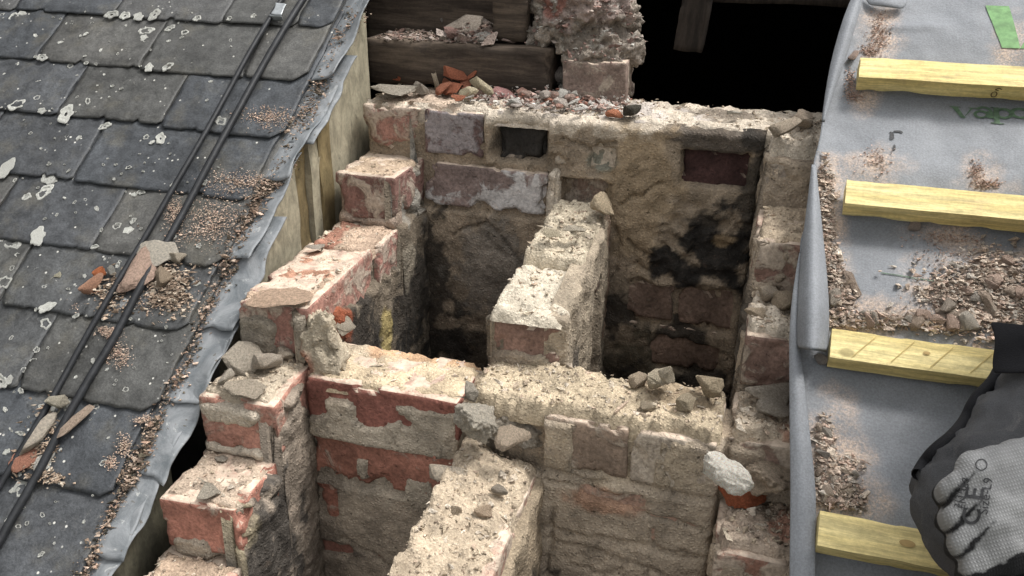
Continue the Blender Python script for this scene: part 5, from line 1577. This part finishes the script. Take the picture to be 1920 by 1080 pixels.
stone('mortar_lump', at(1370, 945, zt(5) + .06), 0.026, (0.52, .46, .36), 'cream crumb on the orange broken brick', 'mortar lump', CH, k=1)
stone('mortar_lump', at(1400, 1045, zt(5) + .02), 0.085, (0.55, .49, .40), 'pale rough lump at the bottom of the right wall', 'mortar lump', BIG, (.1, .2, .2), k=4, squash=.9)
stone('mortar_lump', at(1365, 1010, zt(5) + .02), 0.045, (0.47, .40, .31), 'small tan lump left of the pinkish sausage', 'mortar lump', CH, k=8)
stone('mortar_lump', at(1350, 830, zt(4) + .055), 0.04, (0.42, .36, .28), 'tan lump at the inner edge above the white stone', 'mortar lump', CH, k=6)

# crumbs over the tops: one object per place
def cap_pts(boxes, n, seed, lift=0.001):
    r = np.random.default_rng(seed)
    ar = np.array([b[6] for b in boxes]); ar = ar / ar.sum()
    out = []
    cnt = r.multinomial(n, ar)
    for b, m in zip(boxes, cnt):
        x = r.uniform(b[0], b[1], m); y = r.uniform(b[2], b[3], m)
        cp = b[4]
        P = np.stack([x, y, np.full(m, cp[6])], 1)
        z = cp[6] + cp[5](P) + lift
        out.append(np.stack([x, y, z], 1))
    return np.concatenate(out)
def B(i, w, x0=None, x1=None, y0=None, y1=None):
    c = CAPS[i]
    return (c[0] + .004 if x0 is None else x0, c[1] - .004 if x1 is None else x1, c[2] + .004 if y0 is None else y0, c[3] - .004 if y1 is None else y1, c, 0, w)
n = 4800
p = cap_pts([B(0, .22), B(0, .30, .22, .46, .02, .15), B(1, .01), B(2, .04), B(3, .05), B(4, .09), B(5, .03), B(6, .04), B(8, .03), B(9, .28), B(10, .04), B(11, .10), B(12, .34), B(13, .14), B(14, .05), B(15, .10), B(16, .14), B(17, .14), B(18, .1)], n, 31)
cpart(grit('rubble_crumbs', p, nrg.gamma(1.3, .0010, n) + .0006, [CREAM, (0.50, .41, .30), BEIGE, (0.48, .37, .28), (0.55, .47, .36), TAN], seed=31))
n = 1300
p = cap_pts([B(0, 1, .17, .44, .03, .15)], n, 33, 0.003); p[:, 2] += np.abs(nrg.normal(0, .006, n))
grit('plaster_rubble', p, nrg.gamma(1.6, .0013, n) + .0007, [WHITE, (0.58, .53, .47), (0.5, .36, .31), (0.46, .32, .27), (0.55, .5, .45), (0.4, .2, .15)], 'white and pink plaster crumbs heaped along the back wall top', 'plaster rubble', seed=33)
n = 1300
rr = np.random.default_rng(34)
px = np.concatenate([np.stack([rr.uniform(-.03, .19, 500), rr.uniform(.125, .235, 500), np.full(500, HM)], 1), np.stack([rr.uniform(.12, .19, 300), rr.uniform(.13, .22, 300), HM + np.abs(rr.normal(0, .012, 300))], 1)])
n = len(px)
grit('beam_rubble', px, rr.gamma(1.6, .0014, n) + .0008, [(0.30, .22, .18), (0.33, .26, .22), (0.26, .17, .14), (0.38, .32, .28), (0.22, .18, .14)], 'brown brick and mortar crumbs strewn along the dark beam', 'rubble', seed=34)

# gravel and sand on the membrane
GP = [(0.56, .45, .36), (0.62, .52, .42), (0.48, .38, .30), (0.54, .40, .32), (0.46, .41, .35)]
def mem_pts(blobs, n, seed, hs=0.002):
    r = np.random.default_rng(seed)
    w = np.array([q[4] for q in blobs]); w = w / w.sum()
    X, S = [], []
    for i in r.choice(len(blobs), n, p=w):
        px, py, rx, ry, _ = blobs[i]
        g = r.normal(size=2) * .5
        x, s = roofpt(px + g[0] * rx, py + g[1] * ry)
        X.append(x); S.append(s)
    X, S = np.array(X), np.array(S)
    return RPa(X, S, mem_n(X, S) + 0.0012 + np.abs(r.normal(size=n)) * hs)
b1 = [(1560, 590, 30, 22, 1.2), (1620, 605, 60, 14, 1.5), (1690, 605, 80, 12, 1.5), (1780, 608, 60, 18, 2.0), (1830, 580, 66, 50, 2.6), (1880, 545, 66, 60, 2.4), (1860, 500, 60, 46, 1.0), (1790, 560, 110, 70, .8), (1900, 590, 40, 30, 1.6), (1565, 520, 18, 50, 1.4), (1553, 430, 14, 60, 1.2), (1548, 345, 14, 40, .8), (1580, 560, 16, 26, .8), (1780, 540, 60, 40, 1.0)]
grit('gravel', mem_pts(b1, 8500, 41, .003), nrg.gamma(1.5, .0010, 8500) + .0005, GP, 'mortar gravel banked on the membrane above the third batten', 'gravel', seed=41)
b2 = [(1545, 830, 16, 40, 1.2), (1550, 880, 26, 40, 1.6), (1575, 920, 40, 26, 1.6), (1600, 945, 26, 10, .7), (1555, 935, 24, 14, .9), (1590, 880, 30, 30, .4)]
grit('gravel', mem_pts(b2, 2300, 42, .0022), nrg.gamma(1.4, .0009, 2300) + .0005, GP, 'mortar gravel patch on the membrane above the lowest batten', 'gravel', seed=42)
b3 = [(1650, 60, 20, 40, 1.5), (1632, 92, 18, 12, 1), (1595, 150, 12, 24, .8), (1600, 176, 18, 12, .8), (1640, 300, 36, 26, .5), (1830, 322, 16, 16, .6), (1850, 345, 26, 8, .7), (1720, 385, 80, 30, .1), (1780, 440, 80, 12, .5), (1760, 480, 60, 30, .4)]
grit('brick_dust', mem_pts(b3, 1700, 43, .001), nrg.uniform(.0005, .0016, 1700), [(0.52, .38, .30), (0.50, .33, .26), (0.46, .34, .28)], 'reddish brick dust scattered on the membrane by the upper battens', 'brick dust', seed=43)
G3 = 'mortar stones in the gravel above the third batten'
for i in range(46):
    q = rk.choice(b1[1:7] + b1[7:8] + b1[:1])
    px, py = q[0] + rk.gauss(0, .5) * q[2], min(616, q[1] + rk.gauss(0, .5) * q[3])
    if px < 1552 or px > 1925: continue
    x, s = roofpt(px, py)
    stone('gravel_stone', RP(x, s, mem_n(np.array([x]), np.array([s]))[0] + .002), rk.uniform(.010, .024), rk.choice(GP), 'pale angular mortar stone in the gravel bank above the third batten', 'stone', CH, group=G3, up=RN)
for i in range(14):
    q = rk.choice(b2)
    x, s = roofpt(q[0] + rk.gauss(0, .5) * q[2], min(942, q[1] + rk.gauss(0, .5) * q[3]))
    stone('gravel_stone', RP(x, s, mem_n(np.array([x]), np.array([s]))[0] + .002), rk.uniform(.008, .017), rk.choice(GP), 'small mortar stone in the gravel patch above the lowest batten', 'stone', CH, group='mortar stones above the lowest batten', up=RN)
def mst(px, py, size, col, label, src=CH, rot=None, name='mortar_lump', cat='mortar lump', sq=1.0):
    x, s = roofpt(px, py)
    stone(name, RP(x, s, mem_n(np.array([x]), np.array([s]))[0] + .002), size, col, label, cat, src, rot, up=RN, squash=sq)
mst(1601, 106, 0.034, (0.40, .30, .25), 'brown stone leaning on the left end of the topmost batten', SLV, (.2, .3, 1.2), sq=1.8)
mst(1715, 424, 0.018, (0.42, .34, .29), 'small brown stone caught under the second batten')
mst(1598, 536, 0.040, (0.36, .28, .22), 'dark splinter of mortar lying beside the folded membrane flap', SLV, (0, 0, -1.1))
mst(1562, 565, 0.026, (0.46, .40, .33), 'rounded grey stone at the foot of the folded flap')
mst(1855, 580, 0.046, (0.46, .36, .28), 'long pinkish stone in the gravel by the black jacket', SLV, (.1, .1, -1.0), sq=1.5)
mst(1812, 612, 0.028, (0.50, .45, .38), 'pale angular stone touching the third batten from above')
mst(1785, 590, 0.030, (0.40, .34, .28), 'grey angular stone in the upper gravel bank')
mst(1540, 678, 0.018, (0.40, .36, .33), 'grey scrap under the open end of the folded flap')
mst(1542, 855, 0.016, (0.52, .46, .40), 'pale pebble at the top of the gravel patch')

# ------------------------------------------------------------------ the worker
PW = {}
def cpos(px, py, dist):
    d = R @ np.array([px - 960.0, py - 540.0, FPX])
    return CAM + d / np.linalg.norm(d) * dist

right, down, fwd = R[:, 0], R[:, 1], R[:, 2]
HC = cpos(1950, 940, 0.82)                             # middle of the back of the hand
ef = -right * 0.955 + down * 0.26 + fwd * 0.14; ef /= np.linalg.norm(ef)
eb = -fwd * 0.93 - down * 0.32 - right * 0.10; eb -= ef * (eb @ ef); eb /= np.linalg.norm(eb)
et = np.cross(ef, eb); et /= np.linalg.norm(et)
if et @ down < 0: et = -et
KN = cpos(1893, 962, 0.98)                             # the bent knee
HIP = cpos(2130, 735, 1.12)
ANK = cpos(2020, 1140, 1.02)
person = tag(empty('person', RP(1.15, -0.65, 0.0)), 'kneeling worker in charcoal trousers and a grey and black work glove at the right edge', 'person')
PI_ = Matrix.Translation(person.location).inverted()
def ppart(o):
    o.parent = person
    o.matrix_parent_inverse = PI_
    return o
HIP2 = HIP + right * 0.20 + down * 0.02 + fwd * 0.05
KN2 = KN + right * 0.46 + down * 0.03
ANK2 = ANK + right * 0.34
CH_ = HIP + right * 0.06 - down * 0.42 - fwd * 0.22
NECK = CH_ - down * 0.17 - fwd * 0.08
HEAD = NECK - down * 0.13 - fwd * 0.05 - right * 0.03
SHR = CH_ - right * 0.02 - down * 0.07 - fwd * 0.13
SHL = CH_ + right * 0.30 - down * 0.07 + fwd * 0.05
WR = HC + right * 0.085 + down * 0.0 - fwd * 0.006
ELB = HC + right * 0.28 - down * 0.16 - fwd * 0.05
PEL = (HIP + HIP2) / 2
bodych = [[(PEL, .13), ((PEL + CH_) / 2, .135), (CH_ + right * .12, .14), (NECK + right * .10, .06), (HEAD + right * .10, .085), (HEAD + right * .09 - down * .05, .088)],
          [(PEL, .12), (HIP, .085), (KN, .058), (ANK, .042), (ANK + fwd * .0 - right * .14 + down * .03, .038)],
          [(PEL, .12), (HIP2, .085), (KN2, .058), (ANK2, .042), (ANK2 - right * .14 + down * .03, .038)],
          [(CH_ + right * .12, .12), (SHR, .065), (ELB, .045), (WR, .022), (HC - eb * .012, .008)],
          [(CH_ + right * .12, .12), (SHL + right * .05, .065), (SHL + right * .12 + down * .26, .045), (KN2 + right * .05 - fwd * .08, .034)]]
body = ppart(link('body', fused('body', bodych, 0.014, 5), SKIN))
# trousers: thigh and shin of the near leg, with folds; the far leg the same
tch = [[(PEL, .155), (HIP, .112), ((HIP + KN) / 2, .098), (KN, .082), ((KN + ANK) / 2, .074), (ANK, .062)],
       [(PEL, .155), (HIP2, .112), (KN2, .082), (ANK2, .062)]]
tm = fused('trousers', tch, 0.008, 8)
Vt = verts_of(tm); Nt = normals_of(tm)
ax = (KN - HIP) / np.linalg.norm(KN - HIP)
tt = (Vt - KN) @ ax
d = fbm(Vt * 1.0 + tt[:, None] * ax * 1.5, 16, 3, 801) * 0.006 + fbm(Vt + tt[:, None] * ax * 3, 30, 3, 802) * 0.003
kn = np.linalg.norm(Vt - KN, axis=1)
d = d - 0.004 * np.exp(-(((kn - .10) / .010) ** 2)) - 0.003 * np.exp(-(((kn - .125) / .008) ** 2))
Vt = Vt + Nt * d[:, None]
tm.vertices.foreach_set('co', Vt.astype(np.float32).ravel()); tm.update()
trous = ppart(link('trousers', tm, TROUS))
bvt = BVHTree.FromPolygons([Vector(v) for v in Vt], [p_.vertices[:] for p_ in tm.polygons])
def on_trousers(px, py):
    dd = Vector(R @ np.array([px - 960.0, py - 540.0, FPX])).normalized()
    h = bvt.ray_cast(Vector(CAM), dd)
    return h[0], h[1]
# black seam piping along the outside of the leg
seam = []
for (px, py) in [(1925, 632), (1905, 655), (1880, 683), (1850, 712), (1815, 745), (1785, 775), (1760, 805), (1742, 838), (1730, 868), (1723, 890)]:
    for dx in (0, 4, 8, 13, 20, 28, 40):
        h, nn = on_trousers(px + dx, py + dx * .5)
        if h is not None:
            seam.append(np.array(h) + np.array(nn) * .001)
            break
if len(seam) > 3:
    sm_ = tube('side_seam', seam, 0.0062, BLACKC)
    sm_.parent = trous
    tube('side_seam', [s_ + right * .014 + down * .010 - fwd * .003 for s_ in seam], 0.0018, BLACKC).parent = trous
# jacket over torso and arm, black hem hanging at the hip
jch = [[(PEL - down * .03, .165), ((PEL + CH_) / 2, .165), (CH_ + right * .12, .165), (NECK + right * .10 + down * .04, .085)],
       [(CH_ + right * .12, .14), (SHR, .088), ((SHR + ELB) / 2, .07), (ELB, .062), ((ELB + WR) / 2 + (ELB - WR) * .1, .05), (WR + (ELB - WR) * .18, .042)],
       [(CH_ + right * .12, .14), (SHL + right * .05, .088), (SHL + right * .12 + down * .26, .062), (KN2 + right * .05 - fwd * .08 - down * .06, .045)]]
jm = fused('jacket', jch, 0.011, 6)
Vj = verts_of(jm); Vj = Vj + normals_of(jm) * (fbm(Vj, 13, 3, 811) * .008)[:, None]
jm.vertices.foreach_set('co', Vj.astype(np.float32).ravel()); jm.update()
ppart(link('jacket', jm, BLACKC))
# pocket flap: the black corner standing out above the thigh
A0, A1, A2, A3 = cpos(1853, 600, 1.03), cpos(1960, 612, 1.03), cpos(1950, 690, 1.0), cpos(1866, 700, 1.0)
g = []
for i in range(9):
    for j in range(9):
        u, v = i / 8, j / 8
        p_ = (A0 * (1 - u) + A1 * u) * (1 - v) + (A3 * (1 - u) + A2 * u) * v
        g.append(p_ - fwd * (0.010 * math.sin(3.1 * u) + .006 * math.sin(5 * v + 2 * u)))
g = np.array(g)
ii = (np.arange(8)[:, None] * 9 + np.arange(8)[None, :]).ravel()
Fg = np.stack([ii, ii + 1, ii + 10, ii + 9], 1)
po = link('pocket_flap', mesh_np('pocket_flap', g, Fg), BLACKC)
m = po.modifiers.new('thick', 'SOLIDIFY'); m.thickness = 0.004
m = po.modifiers.new('soft', 'SUBSURF'); m.levels = 1; m.render_levels = 2
ppart(po)
# boots on the roof, head with hair (outside the picture)
for a_ in (ANK, ANK2):
    ppart(link('boot', fused('boot', [[(a_ - down * .02, .055), (a_ + down * .05, .052), (a_ - right * .17 + down * .07, .045)]], 0.008, 5), BLACKC))
ppart(link('hair', fused('hair', [[(HEAD + right * .10 - down * .045 + fwd * .02, .094), (HEAD + right * .11 - down * .02 + fwd * .035, .088)]], 0.008, 5), HAIR))

# the glove: right hand, back towards the lens, fingers bent under, thumb side down
def H(f, t, b): return HC + ef * f + et * t + eb * b
chs = []
for t in (-0.036, -0.018, 0.0, 0.018, 0.036):          # palm slab
    z = -0.010 - 0.10 * abs(t) * 1.2
    chs.append([(H(-0.075, t * .72, z - .002), .020), (H(-0.02, t, z), .0205), (H(0.036, t * 1.02, z + .001), .0175)])
chs.append([(H(-0.15, 0, -.012), .033), (H(-0.10, 0, -.012), .030), (H(-0.07, 0, -.012), .030)])   # cuff
fingers = [(-0.0330, .0108, .84), (-0.0115, .0114, .97), (0.0100, .0116, 1.0), (0.0315, .0114, .95)]   # little ... index
for i, (t, r, ln) in enumerate(fingers):
    sp_ = t * 0.08
    k0 = H(0.036, t, -0.004)
    k1 = H(0.036 + 0.030 * ln, t + sp_ + .009, -0.015)
    k2 = H(0.036 + 0.031 * ln, t + sp_ * 1.1 + .013, -0.020 - 0.030 * ln)
    k3 = H(0.036 + 0.006 * ln, t + sp_ * 1.0 + .014, -0.022 - 0.046 * ln)
    chs.append([(k0, r * 1.22), (k1, r * 1.08), (k2, r), (k3, r * .92)])
chs.append([(H(-0.055, 0.030, -.022), .022), (H(-0.005, 0.064, -.034), .0175), (H(0.034, 0.070, -.044), .0150), (H(0.060, 0.058, -.052), .0125)])   # thumb
gm = fused('glove', chs, 0.0028, 5)
Vg = HC + (verts_of(gm) - HC) * 0.90; Ng = normals_of(gm)
lb = (Vg - HC) @ eb; lf = (Vg - HC) @ ef; lt = (Vg - HC) @ et
side = Ng @ eb
lim = lerp(-0.026, -0.032, sstep(.030, .045, lf)) + 0.003 * fbm(Vg, 60, 3, 821)
coat_gaps = sstep(-0.0015, 0.0015, lim - lb + 0.06 * sstep(.0300, .0350, lt + .004 * fbm(Vg, 40, 2, 823) - .10 * (lf - .0) * (lf > 0)))
for g0 in (-0.0220, -0.0005, 0.0210):                     # coating and the dark gaps between the fused fingers, painted as colour
    gc = 0.90 * g0 + 0.70 * (lf - 0.058) + .002
    coat_gaps = np.maximum(coat_gaps, 1 - sstep(.0028, .0038, np.abs(lt - gc) + .17 * np.abs(lf - .058)))
wr_ = fbm(Vg + lf[:, None] * ef * 2, 34, 3, 822) * .0012
Vg2 = Vg + Ng * wr_[:, None]
gm.vertices.foreach_set('co', Vg2.astype(np.float32).ravel()); gm.update()
T = lerp(np.array([[0.275, .275, .272]]), np.array([[0.014, .014, .015]]), coat_gaps[:, None])
set_tint(gm, T)
uvl = gm.uv_layers.new(name='UVMap')
li = np.empty(len(gm.loops), np.int32); gm.loops.foreach_get('vertex_index', li)
uv = np.stack([lf, lt], 1)[li]
uvl.data.foreach_set('uv', uv.astype(np.float32).ravel())
glove = ppart(link('glove', gm, KNIT))
bv = BVHTree.FromPolygons([Vector(v) for v in Vg2], [p_.vertices[:] for p_ in gm.polygons])
def gsub(o):
    o.parent = glove
    return o
def glove_text(txt, px, py, size, ang, name='glove_print', weight=0.0):
    cu = bpy.data.curves.new(name, 'FONT')
    cu.body = txt; cu.size = size; cu.align_x = 'CENTER'; cu.align_y = 'CENTER'; cu.offset = weight; cu.resolution_u = 4
    o = bpy.data.objects.new(name, cu); COL.objects.link(o)
    dg = bpy.context.evaluated_depsgraph_get(); dg.update()
    me = bpy.data.meshes.new_from_object(o.evaluated_get(dg))
    bpy.data.objects.remove(o)
    bm = bmesh.new(); bm.from_mesh(me)
    bmesh.ops.triangulate(bm, faces=list(bm.faces))
    long_ = [e for e in bm.edges if e.calc_length() > size * .25]
    if long_: bmesh.ops.subdivide_edges(bm, edges=long_, cuts=2)
    bmesh.ops.triangulate(bm, faces=list(bm.faces))
    c0 = cpos(px, py, 0.8)
    ca, sa = math.cos(ang), math.sin(ang)
    for v in bm.verts:
        a, b = v.co.x, v.co.y
        p_ = c0 + right * (a * ca - b * sa) - down * (a * sa + b * ca)
        dd = Vector(p_ - CAM).normalized()
        h = bv.ray_cast(Vector(CAM), dd)
        v.co = (Vector(h[0]) + Vector(h[1]) * 0.0007) if h[0] is not None else Vector(p_)
    bm.to_mesh(me); bm.free(); me.materials.clear()
    gsub(link(name, me, INK_K, smooth=False))
AN = math.radians(82)
glove_text('C E', 1826, 950, 0.0200, AN, weight=.0003)
glove_text('Size-L9', 1849, 930, 0.0100, AN)
glove_text('EN 388', 1808, 925, 0.0080, AN)
glove_text('3131X', 1799, 930, 0.0070, AN)
def glove_ring(px, py, r, w=0.0011):
    c0 = cpos(px, py, .8); V, F = [], []
    for i in range(18):
        for q in (r, r - w):
            p_ = c0 + right * q * math.cos(6.2832 * i / 18) - down * q * math.sin(6.2832 * i / 18)
            h = bv.ray_cast(Vector(CAM), Vector(p_ - CAM).normalized())
            V.append(np.array(h[0]) + np.array(h[1]) * .0007 if h[0] is not None else p_)
    F = [(2 * i, 2 * i + 1, (2 * i + 3) % 36, (2 * i + 2) % 36) for i in range(18)]
    gsub(link('glove_print', mesh_np('glove_print', V, F), INK_K, smooth=False))
glove_ring(1840, 872, 0.0045, 0.0008)
